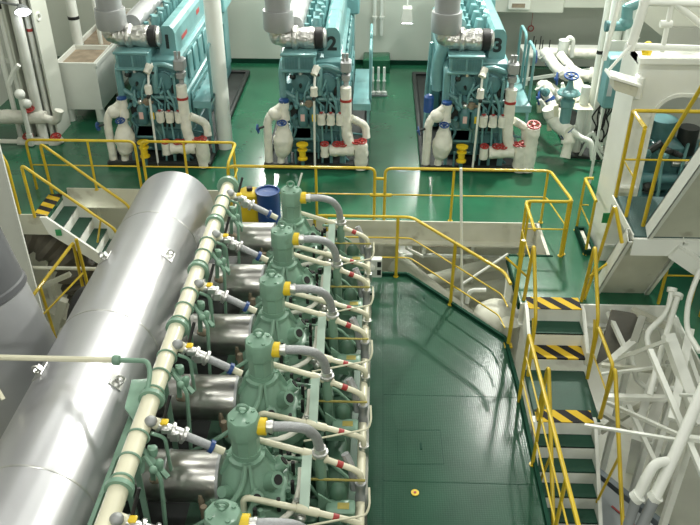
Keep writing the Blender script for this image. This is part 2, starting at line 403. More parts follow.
# stair handrails: post, loop, slope, post
def handrail(label, foot, top, down, end, extra=()):
    t = thing('handrail', label, 'handrail', foot)
    MB().tube([foot, top, down, end], .027, .10, n=10).build('rail', 'yellow', t)
    for a, c in extra: MB().cyl(a, c, .018, n=8).build('stay', 'yellow', t)
    return t
for x, sgn, lab in ((BX0-.04, -1, 'left-hand yellow handrail of the short stair below the bridge'), (BX1+.04, 1, 'right-hand yellow handrail of the short stair below the bridge')):
    f = V((x, 9.93, 0)); tp = V((x, 9.80, 1.08)); dn = V((x, 9.05, .32)); e = V((x, 8.98, ZP))
    handrail(lab, f, tp, dn, e, [(V((x, 9.88, .45)), V((x+sgn*.35, 9.95, .75))), (V((x, 9.2, .2)), V((x, 9.0, -.1)))])
for x, lab in ((LX0+.02, 'left-hand yellow handrail of the long steep stair'), (LX1+.10, 'right-hand yellow handrail of the long steep stair')):
    f = V((x, 8.12, ZP)); tp = V((x, 8.0, ZP+1.02)); dn = V((x, 5.4, ZP-1.55)); e = V((x, 5.35, ZF))
    handrail(lab, f, tp, dn, e, [(V((x, 7.2, ZP+.25)), V((x-.1, 7.3, ZP-.75)))])
# stub rails beyond the stair, right of the landing
railing('railing', 'short yellow railing on the right side of the small stair landing', [V((BX1+.03, 8.95, ZP)), V((BX1+.03, 8.12, ZP))], .95, [], ends=(1, 1), fil=.06)
# left stair handrails
f0 = U(33, 220, 0); t0 = V((f0.x, 12.2, 1.05))
t = handrail('near yellow handrail of the short left stair', V((f0.x, 12.2, 0)), V((f0.x-.02, 12.2, 1.05)), V((f0.x+1.42, 12.2, -.22)), V((f0.x+1.55, 12.2, -1.2)), [(V((f0.x+1.2, 12.2, .0)), V((f0.x+1.05, 12.2, -.5)))])
t = handrail('far yellow handrail of the short left stair', V((f0.x, 13.1, 0)), V((f0.x-.02, 13.1, 1.05)), V((f0.x+1.42, 13.1, -.22)), V((f0.x+1.55, 13.1, -1.2)))
railing('railing', 'yellow corner railing piece at the far left deck edge', [D(8, 13.1), D(20, 12.3)], H, [(0, .9)])
# lower rail in front of the left stair
pA = U(73, 243, Y=11.6); pB = U(25, 306, Y=10.4)
t = thing('railing', 'sloping yellow railing below the short left stair', 'handrail', V((pA.x, pA.y, -1.8)))
MB().tube([V((pA.x, pA.y, -1.8)), pA, pB], .03, .03).build('top_rail', 'yellow', t)
pC = U(84, 272, Y=11.6); pD = U(38, 320, Y=10.4)
MB().tube([pC, pD], .018).build('mid_rail', 'yellow', t)
m1 = pA.lerp(pB, .7); MB().cyl(m1, m1+V((.05, 0, -1.3)), .026).build('post', 'yellow', t)
MB().cyl(pA+V((.07, 0, .08)), pA+V((.12, 0, -1.8)), .03).build('post', 'yellow', t)
# hatch right of the bridge, with its railing
cx_hatch = U(598, 256, 0).x-.04; hq = U(583, 232, 0); hx0 = U(579, 243, 0).x; hy0, hy1 = 11.25, 12.05; hx1 = cx_hatch
b = MB()
for lo_, hi_ in (((hx0, hy0, 0), (hx0+.05, hy1, .1)), ((hx1-.05, hy0, 0), (hx1, hy1, .1)), ((hx0+.05, hy0, 0), (hx1-.05, hy0+.05, .1)), ((hx0+.05, hy1-.05, 0), (hx1-.05, hy1, .1))): b.box(lo_, hi_)
hb = b.build('hatch_coaming', 'lip', label='low dark edged hatch with beige cover in the deck beside the white casing', cat='hatch')
MB().box((hx0+.05, hy0+.05, 0), (hx1-.05, hy1-.05, .05)).build('cover', 'beige', hb)
railing('railing', 'small yellow railing round the deck hatch beside the white casing', [V((hx1-.02, hy1+.02, 0)), V((hx0+.03, hy1+.02, 0)), V((hx0+.03, hy0, 0))], H, [(0, .95), (1, .95)], ends=(0, 0))
# ------------------------------------------------------------------ diesel generators
GY = 14.3
GX = [U(160, 172, Y=GY).x, U(316, 173, Y=GY).x, U(473, 175, Y=GY).x]
def generator(gx, num, label):
    G = V((gx, GY, 0)); L = lambda x, y, z: G+V((x, y, z))
    t = thing('diesel_generator', label, 'generator', G, 'diesel generators on the upper deck')
    B = MB
    def bx(b, lo, hi, bev=.02): return b.box(L(*lo), L(*hi), bev)
    b = B(); bx(b, (-1.05, 0, 0), (1.05, .1, .12)); bx(b, (-1.05, 5.5, 0), (1.05, 5.6, .12)); bx(b, (-1.05, .1, 0), (-.95, 5.5, .12)); bx(b, (.95, .1, 0), (1.05, 5.5, .12)); bx(b, (-.95, .1, 0), (.95, 5.5, .05))
    b.build('base_frame', 'dark', t)
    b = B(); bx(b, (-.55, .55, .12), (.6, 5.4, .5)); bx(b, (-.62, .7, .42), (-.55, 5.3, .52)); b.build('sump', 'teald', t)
    b = B(); bx(b, (-.52, .35, .45), (.58, 4.2, 1.35), .03); bx(b, (-.45, .40, 1.35), (.55, 4.2, 2.12), .04)
    bx(b, (-.3, .28, .78), (.1, .36, .9)); bx(b, (-.55, .30, 1.32), (.62, .37, 1.42))
    bx(b, (.58, .9, .6), (.63, 4.1, 1.25)); bx(b, (-.5, .30, .5), (-.05, .36, .80))
    for k in range(6): bx(b, (.63, 1.0+k*.53, .68), (.66, 1.4+k*.53, 1.15), .01); bx(b, (.55, 1.0+k*.53, 1.5), (.60, 1.36+k*.53, 2.0), .02)
    b.build('engine_block', 'teal', t)
    b = B(); bx(b, (-.62, 4.3, .3), (.62, 5.5, 1.9), .1); b.cyl(L(0, 5.45, 1.1), L(0, 5.62, 1.1), .45); bx(b, (-.15, 4.35, 1.9), (.75, 5.4, 3.0), .03); b.build('alternator', 'teal', t)
    # intercooler
    b = B(); bx(b, (-.60, .18, 1.98), (.02, .85, 2.29), .02); bx(b, (-.63, .15, 2.26), (.05, .88, 2.31), .01); bx(b, (-.63, .15, 1.95), (.05, .88, 2.0), .01)
    ic = b.build('intercooler', 'teal', t)
    for k in range(2):
        p = B(); bx(p, (-.55+k*.29, .165, 2.02), (-.30+k*.29, .182, 2.24), .005)
        for j in range(5): p.box(L(-.53+k*.29+j*.05, .155, 2.03), L(-.515+k*.29+j*.05, .168, 2.23))
        p.build('cooler_panel', 'teald', ic)
    # cylinder heads with covers
    for k in range(6):
        y = .95+k*.53; b = B(); bx(b, (-.28, y, 2.1), (.18, y+.42, 2.42), .05); b.cyl(L(.0, y+.2, 2.42), L(.02, y+.2, 2.72), .12, .09); b.cyl(L(-.2, y+.2, 2.4), L(-.2, y+.2, 2.6), .05)
        b.lathe(L(.1, y+.2, 2.42), (0, 0, 1), [(.05, 0), (.05, .36), (.03, .38)], 8); b.build('cylinder_head', 'teal', t)
    # camshaft cover with the stencilled number
    prof = [(.16, 2.12), (.48, 2.12), (.48, 2.54), (.45, 2.62), (.39, 2.68), (.25, 2.68), (.19, 2.62), (.16, 2.54)]
    cv = B().prism([L(x, .6, z) for x, z in prof], (0, 3.5, 0)).build('top_cover', 'teal', t, flat=True)
    B().text(num, L(.32, .595, 2.26), (1, 0, 0), (0, 0, 1), .36, .004).build('number', 'ink', cv, label='black stencilled number '+num)
    if num == '1':
        B().box(L(.481, 1.1, 2.26), L(.484, 1.6, 2.34)).box(L(.481, 2.6, 2.34), L(.484, 2.9, 2.44)).build('red_marking', 'red', cv, label='red marking strip')
    # exhaust manifold and turbocharger
    B().tube([L(-.42, .95, 2.62), L(-.42, 4.1, 2.62)], .17, n=14).box(L(-.62, 1.0, 2.62), L(-.42, 4.05, 2.70)).build('exhaust_manifold', 'galv' if num != '3' else 'teal', t)
    tb = B().lathe(L(-.64, .55, 2.50), (1, 0, 0), [(.16, 0), (.19, .05), (.19, .2), (.23, .24), (.23, .30), (.18, .34), (.20, .45), (.21, .62), (.17, .66)], 20).build('turbocharger', 'foil', t)
    B().lathe(L(.00, .55, 2.50), (1, 0, 0), [(.18, 0), (.205, .02), (.205, .14), (.18, .16)], 20).build('air_filter', 'black', tb)
    B().lathe(L(.16, .55, 2.50), (1, 0, 0), [(.18, 0), (.19, .02), (.15, .06), (.06, .07)], 20).build('end_ring', 'steel', tb)
    B().tube([L(-.70, .55, 2.68), L(-.70, .55, 2.55), L(-.5, .55, 2.50), L(-.3, .55, 2.5)], .19, .15, 14, .05).build('exhaust_bend', 'foil', t)
    # front pumps, filters
    for x, z, r in ((-.25, 1.70, .19), (.22, 1.70, .18)):
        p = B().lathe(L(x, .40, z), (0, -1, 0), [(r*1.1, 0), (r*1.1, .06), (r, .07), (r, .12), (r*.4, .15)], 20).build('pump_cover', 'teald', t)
        bb = B()
        for k in range(8): a = k*math.pi/4; bb.cyl(L(x+math.cos(a)*r*.98, .34, z+math.sin(a)*r*.98), L(x+math.cos(a)*r*.98, .31, z+math.sin(a)*r*.98), .018, n=6)
        bb.build('bolt_ring', 'teal', p)
    for k, (x, m) in enumerate(((-.24, 'pink'), (-.02, 'collar'))):
        p = B().lathe(L(x, .2, .86), (0, 0, 1), [(.085, 0), (.1, .03), (.1, .32), (.08, .38), (.04, .42)], 14).build('oil_filter', 'teald', t)
        B().box(L(x-.04, .092, 1.0), L(x+.04, .102, 1.14)).build('tag', m, p)
    B().lathe(L(-.12, .2, 1.26), (0, 0, 1), [(.05, 0), (.07, .05), (.07, .11), (.03, .13)], 10).cyl(L(-.24, .2, 1.31), L(0, .2, 1.31), .03).build('filter_valve', 'brown', t)
    # small teal pipes on the front
    for pts, r in (([( -.62, .3, 1.2), (-.62, .3, 1.95), (-.62, .6, 2.05)], .075), ([(-.62, .3, 1.55), (-.4, .3, 1.4), (-.1, .3, 1.42)], .05),
                   ([(.05, .25, 1.40), (.62, .25, 1.40)], .035), ([(.1, .3, 2.0), (.1, .22, 1.85), (.08, .22, 1.5)], .06),
                   ([(-.55, .2, .05), (-.55, .2, .9)], .035), ([(.45, .25, 1.9), (.45, .25, 1.2), (.5, .25, .6)], .03), ([(.0, .32, 2.0), (.25, .3, 2.05), (.5, .3, 1.95)], .05), ([(-.35, .24, 1.55), (-.35, .2, 1.3), (-.05, .2, 1.2)], .03), ([(.3, .22, 1.55), (.42, .2, 1.3), (.42, .2, 1.05)], .03),
                   ([(.55, .2, .05), (.55, .2, .42)], .04), ([(.30, .15, .05), (.30, .15, .3), (.42, .12, .42)], .03)):
        B().tube([L(*p) for p in pts], r, .1).build('service_pipe', 'teal', t)
    for k in range(3):
        x = .12+k*.185
        B().tube([L(x, .18, .06), L(x+.02, .18, .5), L(x-.01, .18, 1.3)], .022, .05).build('drain_pipe', 'teal', t)
        B().tube([L(x, .14, .93), L(x, .14, 1.14)], .082, 0, 10, .1, .05).build('valve_cover', 'lag', t)
        wheel(L(x, .14, 1.17), (0, 0, 1), .03, .008, 'handwheel', 'red', t)
    # fittings crowding the front face
    rnd = random.Random(11)
    for k in range(26):
        x = rnd.uniform(-.48, .56); z = rnd.uniform(.95, 1.98); r = rnd.uniform(.025, .06)
        c = B().lathe(L(x, .36, z), (rnd.uniform(-.3, .3), -1, rnd.uniform(-.3, .5)), [(r*1.3, 0), (r*1.3, .03), (r, .04), (r, rnd.uniform(.08, .2)), (r*.5, .22)], 8)
        c.build('fitting', ('teal', 'teald', 'dark', 'teal', 'steel')[k % 5], t)
    for k in range(9):
        x = rnd.uniform(-.5, .4); z = rnd.uniform(.5, 1.9)
        B().tube([L(x, .34, z), L(x, .24, z), L(x+rnd.uniform(-.3, .3), .22, z-rnd.uniform(.1, .35)), L(x+rnd.uniform(-.2, .3), .24, max(.1, z-rnd.uniform(.4, .7)))], rnd.uniform(.016, .03), .06, 7).build('service_pipe', 'teald' if k % 2 else 'teal', t)
    for x0, z0, x1, z1, m in ((.08, .75, .34, .95, 'dark'), (.1, .5, .55, .7, 'teald'), (-.48, .55, -.1, .78, 'teald'), (.36, 1.45, .52, 1.62, 'dark'), (-.5, 1.0, -.36, 1.3, 'dark'), (.06, 1.06, .52, 1.30, 'dark')):
        b = B(); bx(b, (x0, .30, z0), (x1, .36, z1), .01); b.build('panel_and_cavity', m, t)  # teal ones are boxes; dark ones are painted in for shaded cavities
    # lagged pipes on the near left
    B().tube([L(-.95, .12, .02), L(-.94, .12, .95), L(-.86, .14, 1.12), L(-.62, .18, 1.3)], .082, .2, 12, .05, .08).build('lagged_pipe', 'lag', t)
    B().tube([L(-.72, .1, .02), L(-.68, .1, .3)], .075, 0, 10, .04).build('lagged_pipe', 'lag', t)
    B().tube([L(-.69, .1, .25), L(-.65, .1, .45), L(-.63, .1, .7), L(-.63, .1, .98)], lambda u: .10+.10*math.sin(min(1, u*1.15)*math.pi), 0, 12, .07, .05).build('lagged_valve', 'lag', t)
    B().tube([L(-.60, .18, 1.0), L(-.60, .18, 1.38)], .1, 0, 12, .08, .05).build('lagged_pipe', 'lag', t)
    B().ball(L(-.78, .14, 1.13), .13, sc=(1.1, 1, 1)).build('lagged_valve', 'lag', t)
    B().lathe(L(-.60, .18, 1.36), (0, 0, 1), [(.1, 0), (.1, .05), (.085, .06)], 12).build('pipe_band', 'blue', t)
    wheel(L(-.64, .0, 1.0), (0, -.3, 1), .085, .014, 'handwheel', 'blue', t)
    wheel(L(-1.12, .05, .85), (1, 0, .2), .08, .014, 'handwheel', 'blue', t)
    B().cyl(L(-1.12, .05, .85), L(-.95, .1, .9), .025).build('valve_stem', 'dark', t)
    # tall thin rod and its lagged valve
    B().tube([L(-.02, .02, .05), L(-.0, .02, 1.6), L(.02, .1, 1.95), L(.06, .3, 2.05)], .022, .1).build('white_rod', 'white', t)
    B().tube([L(0, .02, 1.55), L(0, .02, 1.72)], .07, 0, 10, .1, .04).build('valve_cover', 'lag', t)
    B().tube([L(.0, .05, 1.95), L(.06, .15, 2.08)], .07, 0, 10, .1, .04).build('valve_cover', 'lag', t)
    B().lathe(L(0, .02, 1.52), (0, -1, 0), [(.03, 0), (.04, .09), (.02, .1)], 8).build('valve_cap', 'dark', t)
    # right group: filter housing, lagged pipe, valves
    b = B(); bx(b, (.50, .12, 1.95), (.70, .40, 2.18), .03); bx(b, (.52, .14, 1.78), (.68, .38, 1.93), .03); b.cyl(L(.55, .2, 2.15), L(.55, .2, 2.32), .03).cyl(L(.62, .2, 2.15), L(.62, .2, 2.32), .03).cyl(L(.6, .24, 1.6), L(.6, .24, 1.8), .05)
    b.build('filter_housing', 'galv', t)
    B().tube([L(.60, .16, 1.68), L(.60, .16, 1.0), L(.62, .12, .7), L(.72, .1, .42)], .105, .25, 12, .04, .1).build('lagged_pipe', 'lag', t)
    B().lathe(L(.60, .16, 1.40), (0, 0, 1), [(.113, 0), (.113, .05)], 14).build('red_band', 'red', t)
    B().tube([L(.28, .08, .40), L(.76, .08, .42)], .12, 0, 12, .1, .05).build('lagged_valve', 'lag', t)
    B().tube([L(.90, .08, .02), L(.90, .08, .56)], .135, 0, 12, .08, .06).build('lagged_valve', 'lag', t)
    B().tube([L(.70, .16, 1.05), L(.98, .3, .85), L(1.0, .25, .6)], .08, .12, 10, .05, .06).build('lagged_pipe', 'lag', t)
    B().tube([L(.18, .06, .28), L(.18, .06, .52)], .085, 0, 10, .1, .05).build('lagged_valve', 'lag', t)
    for x, z, r in ((.18, .55, .075), (.42, .55, .08), (.54, .55, .08), (.80, .60, .07), (.92, .62, .085)): wheel(L(x, .05, z), (0, -.25, 1), r, .014, 'handwheel', 'red', t); 
    # yellow valve on its pipe
    y = B().lathe(L(-.26, .02, .22), (0, 0, 1), [(.07, 0), (.10, .01), (.10, .04), (.06, .06), (.07, .12), (.06, .18), (.10, .20), (.10, .23), (.05, .24), (.05, .30), (.12, .31), (.12, .34), (.03, .35)], 14).build('yellow_valve', 'collar', t)
    B().tube([L(-.26, .02, .03), L(-.26, .02, .24)], .04).tube([L(-.40, .04, .05), L(-.40, .04, .42), L(-.1, .04, .42)], .025).build('valve_stand', 'teald', t)
    # service platform on the right with its handrails
    b = B(); bx(b, (.72, .45, 1.20), (1.08, 2.5, 1.24), .005); bx(b, (.72, .44, 1.10), (1.08, .47, 1.24), .005); bx(b, (1.05, .45, 1.13), (1.08, 2.5, 1.24), .005)
    pl = b.build('side_platform', 'teal', t)
    for y in (.5, 2.4): B().box(L(1.0, y, .0), L(1.05, y+.05, 1.2)).build('leg', 'teal', pl)
    B().tube([L(1.02, .5, .55), L(.6, .6, .55)], .025).build('brace', 'teal', pl)
    for y in (.7, 1.75): B().tube([L(1.06, y, 1.22), L(1.06, y, 2.25), L(1.06, y+.7, 2.25), L(1.06, y+.7, 1.22)], .028, .15).build('handrail', 'teal', pl)
    # left flank: rail-like pipe and boxes
    B().tube([L(-.62, .9, 1.7), L(-.62, 4.0, 1.7)], .09).build('fuel_rail', 'teal', t)
    for k in range(6): B().lathe(L(-.55, 1.1+k*.53, 1.75), (-.4, 0, 1), [(.08, 0), (.08, .22), (.05, .26), (.05, .36)], 10).build('fuel_pump', 'teal', t)
    B().box(L(-.8, 2.0, .1), L(-.6, 3.4, 1.1), .03).build('side_locker', 'teald', t)
    if num == '3':
        B().tube([L(-.62, .55, 2.5), L(-.78, .6, 2.1), L(-.75, .6, 1.5)], .13, .2, 12, .05, .08).tube([L(-.9, 1.0, 2.3), L(-.95, 1.0, 1.3), L(-.95, .8, .5)], .04, .1).build('charge_air_pipe', 'teal', t)
        B().lathe(L(-.93, .45, 1.1), (0, 0, 1), [(.1, 0), (.1, .3), (.06, .34)], 12).build('blue_filter', 'blue', t)
        B().tube([L(1.05, .05, .05), L(1.08, .05, .95)], .14, 0, 12, .08, .06).build('lagged_valve', 'lag', t)
        wheel(L(1.08, .03, 1.02), (0, -.3, 1), .12, .02, 'handwheel', 'red', t)
    # vertical insulated exhaust pipe, hanging from above over the turbocharger
    e = thing('exhaust_pipe', {'1': 'grey insulated exhaust pipe above the left generator beside the white tank', '2': 'grey insulated exhaust pipe above the generator stencilled 2', '3': 'grey insulated exhaust pipe above the generator stencilled 3'}[num], 'pipe', L(-.68, .55, 2.64), 'exhaust pipes over the generators')
    B().lathe(L(-.68, .55, 2.64), (0, 0, 1), [(.20, 0), (.27, .01), (.285, .04), (.285, .36), (.28, .38)], 24).build('lower_sleeve', 'galv', e)
    B().lathe(L(-.68, .55, 3.02), (0, 0, 1), [(.235, 0), (.235, 6.2)], 24).build('upper_pipe', 'galv', e)
    return t
generator(GX[0], '1', 'teal diesel generator beside the white round post, first from the tank')
generator(GX[1], '2', 'teal diesel generator stencilled with a black number 2')
generator(GX[2], '3', 'teal diesel generator stencilled with a black number 3')
# ------------------------------------------------------------------ exhaust receiver (silver clad)
YCY = [10.38, 9.19, 8.00, 6.81, 5.62, 4.45]
AX = -1.24
rx, rz, RR = -3.14, 1.0, .60
rec = thing('exhaust_receiver', 'large silver aluminium-clad cylinder lying along the green main engine', 'exhaust receiver', (rx, 7, .3))
MB().lathe((rx, 1.2, rz), (0, 1, 0), [(.3, 0), (RR, .03), (RR, 9.72), (RR-.03, 9.78), (RR-.10, 9.86), (.2, 9.92)], 64).build('cladding', 'clad', rec)
for y in (9.62, 7.28, 4.9): MB().lathe((rx, y, rz), (0, 1, 0), [(RR+.001, 0), (RR+.005, .004), (RR+.005, .02), (RR+.001, .024)], 64).build('seam_band', 'steel', rec)
0 and MB().tube([V((rx+(RR+.002)*math.cos(a), y, rz+(RR+.002)*math.sin(a))) for a, y in ((math.pi*.42, 1.2), (math.pi*.42, 10.9))], .006, 0, 6).build('lap_seam', 'steel', rec)
for px, py in ((105, 258), (168, 255), (40, 372), (117, 381)):
    # lugs sit on the cladding where the sight line meets it
    o = EYE; dv = ray(px, py); A = dv.x**2+dv.z**2; Bq = 2*((o.x-rx)*dv.x+(o.z-rz)*dv.z); Cq = (o.x-rx)**2+(o.z-rz)**2-RR*RR
    ds = Bq*Bq-4*A*Cq; tt = (-Bq-math.sqrt(max(0, ds)))/(2*A); p = o+dv*tt; nn = V((p.x-rx, 0, p.z-rz)).normalized(); tn = V((0, 1, 0)); sd = nn.cross(tn)
    MB().bar(p-tn*.1+nn*.004, p+tn*.1+nn*.004, .16, .012, nn).bar(p-sd*.05, p-sd*.05+nn*.07, .06, .012).bar(p+sd*.03, p+sd*.03+nn*.06, .05, .012).torus(p+nn*.06, tn, .035, .012, 10, 5).build('lifting_lug', 'steel', rec)
for y in YCY:
    e = MB().lathe((AX-.30, y+.02, .71), (-1, 0, 0), [(.18, -.05), (.265, 0), (.265, .78), (.26, .79), (.24, .80), (.24, 1.25)], 28).build('exhaust_elbow', 'elbow', rec)
    MB().lathe((AX-.28, y+.02, .71), (-1, 0, 0), [(.27, 0), (.27, .03)], 24).build('joint_ring', 'galv', e)
    MB().lathe((AX-.82, y+.02, .71), (-1, 0, 0), [(.268, 0), (.272, .01), (.268, .02)], 24).build('joint_ring', 'galv', e)
    MB().lathe((AX-.88, y-.22, .92), (-.2, -.6, .6), [(.05, -.05), (.05, .06), (.03, .1)], 10).build('drain_plug', 'brown', e)
for y in (3.4, 6.2, 9.0): MB().box((rx-.45, y, -1.2), (rx+.45, y+.12, rz-.45)).build('saddle', 'machd', rec)
# ------------------------------------------------------------------ main engine
en = thing('main_engine', 'large pale green main diesel engine with a row of six exhaust valves', 'engine', (AX, 7, ZF))
b = MB()
b.box((-2.15, 2.2, ZF), (-.25, 11.0, -.55), .04); b.box((-2.0, 2.2, -.55), (-.5, 11.0, .0), .03)
b.box((-.5, 2.2, -.55), (-.12, 11.0, -.30), .02)
for y in YCY: b.box((-.25, y-.5, -2.6), (-.2, y+.4, -.9), .02)
b.build('engine_frame', 'machd', en)  # deep green carries the shadow of the void under the covers
MB().box((-3.4, 2.0, -.08), (-1.7, 11.1, -.02)).build('gap_shade_sheet', 'dark', en)  # dark sheet filling the gap, standing for the black shade beside the covers
# camshaft and pump side
b = MB(); b.tube([(-.40, 2.2, -.05), (-.40, 10.9, -.05)], .17, 0, 12)
for y in YCY:
    b.lathe((-.40, y-.45, -.05), (0, 1, 0), [(.2, 0), (.2, .12)], 12)
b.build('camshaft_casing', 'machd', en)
# starting air pipe
sx, sz, sr = -2.22, 1.5, .095
sp = MB().tube([(sx-.01, 1.5, sz), (sx, 10.62, sz)], sr, 0, 20).build('starting_air_pipe', 'cream', en)
MB().lathe((sx, 10.6, sz), (0, 1, 0), [(sr+.07, 0), (sr+.07, .05), (sr+.07, .06), (.05, .09)], 18).build('end_flange', 'mach', sp)
for y in YCY:
    for dy in (-.52, -.22, .40):
        MB().torus((sx, y+dy, sz), (0, 1, 0), sr+.008, .012, 20, 6).bar((sx-.05, y+dy, sz-.11), (sx-.05, y+dy, sz-.32), .05, .03).build('pipe_clamp', 'mach', sp)
    MB().lathe((sx, y+.28, sz), (0, 1, 0), [(sr+.038, 0), (sr+.038, .05)], 18).build('flange', 'mach', sp)
    bb = MB().bar((sx-.02, y-.36, sz-.10), (sx-.02, y-.36, .0), .06, .02, (0, 1, 0)).bar((sx+.13, y-.30, sz-.04), (sx+.10, y-.30, 1.0), .05, .03, (0, 1, 0))
    bb.tube([(sx+.1, y-.15, sz-.02), (sx+.22, y-.12, sz-.1), (sx+.22, y-.1, .5)], .02, .06).tube([(sx+.1, y-.42, sz-.05), (sx+.25, y-.5, sz-.25), (sx+.2, y-.5, .4)], .022, .06).lathe((sx+.15, y-.3, sz-.16), (0, 0, 1), [(.035, 0), (.045, .04), (.045, .10), (.02, .12)], 8).lathe((sx+.2, y-.4, sz-.25), (.3, 0, 1), [(.04, 0), (.05, .03), (.04, .12), (.02, .14)], 8)
    bb.ball((sx+.2, y-.52, sz-.12), .04).bar((sx+.05, y-.3, sz-.1), (sx+.3, y-.45, sz-.3), .05, .04)
    bb.build('pipe_bracket', 'mach', en)
random.seed(9)
for i, y in enumerate(YCY):
    A = lambda x, dy, z: V((AX+x, y+dy, z))
    # cooling jacket, cover and studs
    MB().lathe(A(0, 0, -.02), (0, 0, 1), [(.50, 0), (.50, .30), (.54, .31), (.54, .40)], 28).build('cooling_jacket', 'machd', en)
    cv = MB().lathe(A(0, 0, .36), (0, 0, 1), [(.53, 0), (.53, .16), (.50, .20), (.47, .24), (.44, .30), (.30, .33)], 24).build('cylinder_cover', 'mach', en)
    for k in range(8):
        a = math.pi*(k+.5)/4; p = A(math.cos(a)*.46, math.sin(a)*.46, .55)
        MB().cyl(p, p+V((0, 0, .12)), .045, n=6).cyl(p+V((0, 0, .12)), p+V((0, 0, .20)), .026, n=8).build('stud_nut', 'machd' if k % 2 else 'mach', cv)
    # exhaust valve: flared housing + hydraulic actuator
    ev = MB().lathe(A(0, 0, .60), (0, 0, 1), [(.40, 0), (.40, .04), (.34, .06), (.31, .16), (.27, .28), (.19, .40), (.16, .44), (.19, .445), (.19, .49), (.15, .50), (.15, .56)], 16).build('exhaust_valve', 'mach', en)
    b = MB()
    for a, r1, z0, z1, rr in ((-.5, .42, .78, .93, .085), (.35, .40, .72, .86, .08), (-1.2, .40, .70, .80, .07), (-2.2, .36, .72, .92, .06)):
        dv = V((math.cos(a), math.sin(a), .75)).normalized(); p = A(math.cos(a)*.20, math.sin(a)*.20, z0)
        b.lathe(p, dv, [(rr*1.3, 0), (rr*1.1, .14), (rr, .16), (rr, .22)], 12)
    b.box(A(.10, -.32, .62), A(.40, .2, .74), .03); b.build('boss', 'mach', ev)
    b = MB()
    for a, r1, z0, z1, rr in ((-.5, .42, .78, .93, .085), (.35, .40, .72, .86, .08), (-1.2, .40, .70, .80, .07)):
        dv = V((math.cos(a), math.sin(a), .75)).normalized(); p = A(math.cos(a)*.20, math.sin(a)*.20, z0)+dv*.218
        MB().cyl(p, p+dv*.012, rr*.62, n=12).build('port_cap', 'black', ev)
    ac = MB().lathe(A(0, 0, 1.12), (0, 0, 1), [(.145, 0), (.145, .24), (.165, .26), (.165, .45), (.15, .475), (.075, .485), (.04, .50)], 9).build('actuator', 'mach', en)
    MB().torus(A(0, .02, 1.675), (0, 1, .2), .05, .016, 14, 6).cyl(A(0, .02, 1.60), A(0, .02, 1.64), .03, n=8).build('eye_bolt', 'mach', ac)
    for k in range(4): a = k*math.pi/2+.6; MB().cyl(A(math.cos(a)*.11, math.sin(a)*.11, 1.595), A(math.cos(a)*.11, math.sin(a)*.11, 1.615), .022, n=6).build('bolt', 'mach', ac)
    for k in range(4): a = k*math.pi/2+.3; MB().bar(A(math.cos(a)*.15, math.sin(a)*.15, 1.10), A(math.cos(a)*.30, math.sin(a)*.30, .74), .03, .10).build('rib', 'mach', ev)
    for dx, dy, dz in ((-.46, -.22, .5), (-.50, .0, .45), (-.44, .26, .5), (-.40, -.38, .5)): MB().cyl(A(dx, dy, dz), A(dx, dy, dz+.22), .035, n=6).build('rusty_stud', 'brown', cv)
    for k in range(5):
        a = -1.3+k*.55; MB().cyl(A(math.cos(a)*.47, math.sin(a)*.47, .62), A(math.cos(a)*.47, math.sin(a)*.47, .80), .022, n=6).build('dark_stud', 'black', cv)
    cl = MB().cyl(A(.13, 0, 1.46), A(.225, 0, 1.46), .088, n=18).build('yellow_collar', 'collar', en)
    MB().cyl(A(.22, 0, 1.46), A(.27, 0, 1.46), .06, n=14).cyl(A(.26, 0, 1.46), A(.29, 0, 1.46), .068, n=14).build('hose_nut', 'steel', cl)
    hs = MB().tube([A(.28, 0, 1.46), A(.44, .01, 1.46), A(.60, .05, 1.40), A(.70, .11, 1.24), A(.73, .15, 1.0)], .052, .16, 12).build('hydraulic_hose', 'hose', en)
    e0 = A(.73, .15, .95)
    MB().lathe(e0, (0, 0, 1), [(.085, 0), (.085, .03), (.065, .035), (.065, .09)], 14).build('hose_flange', 'steel', hs)
    MB().tube([e0, e0+V((.01, 0, -1.0))], .06, 0, 12).build('hydraulic_pipe', 'mach', en)
    # cooling water pipes A (front) and B (rear)
    pa = MB().tube([A(.08, .15, 1.13), A(.60, .15, .955), A(1.08, .15, .73), A(1.15, .15, .66), A(1.15, .15, .0)], .034, .10, 12).build('cooling_pipe', 'cream', en)
    MB().tube([A(.55, .15, .97), A(.62, .15, .945), A(.80, .15, .865)], .046, 0, 12).build('pipe_joint', 'cream', pa)
    p0, p1 = A(.90, .15, .815), A(.96, .15, .787)
    MB().cyl(p0, p1, .037, n=14).build('red_band', 'red', pa)
    MB().lathe(A(1.15, .15, .22), (0, 0, 1), [(.06, 0), (.06, .1), (.052, .11), (.052, .26), (.06, .27), (.06, .32)], 14).build('pipe_coupling', 'galv', pa)
    pb = MB().tube([A(.0, -.36, .62), A(.0, -.36, .86), A(.60, -.35, .68), A(1.10, -.33, .50), A(1.17, -.33, .44), A(1.17, -.33, .2)], .034, .10, 12).build('cooling_pipe', 'cream', en)
    MB().tube([A(.52, -.352, .705), A(.60, -.35, .68), A(.74, -.345, .63)], .046, 0, 12).build('pipe_joint', 'cream', pb)
    p0, p1 = A(.88, -.339, .579), A(.94, -.337, .557)
    MB().cyl(p0, p1, .037, n=14).build('red_band', 'red', pb)
    MB().lathe(A(1.17, -.33, .22), (0, 0, 1), [(.058, 0), (.058, .14)], 12).build('pipe_coupling', 'steel', pb)
    # lagged drain pipe curving round the cover
    MB().tube([A(-.05, -.60, .35), A(-.05, -.58, .60), A(.28, -.52, .62), A(.46, -.38, .64), A(.54, -.15, .72), A(.54, .05, .84)], .032, .10, 10, .08, .08).build('lagged_pipe', 'lag', en)
    MB().tube([A(.02, -.55, .18), A(.30, -.50, .22), A(.42, -.42, .1)], .13, .1, 12, .08, .08).build('lagged_branch', 'lag', en)
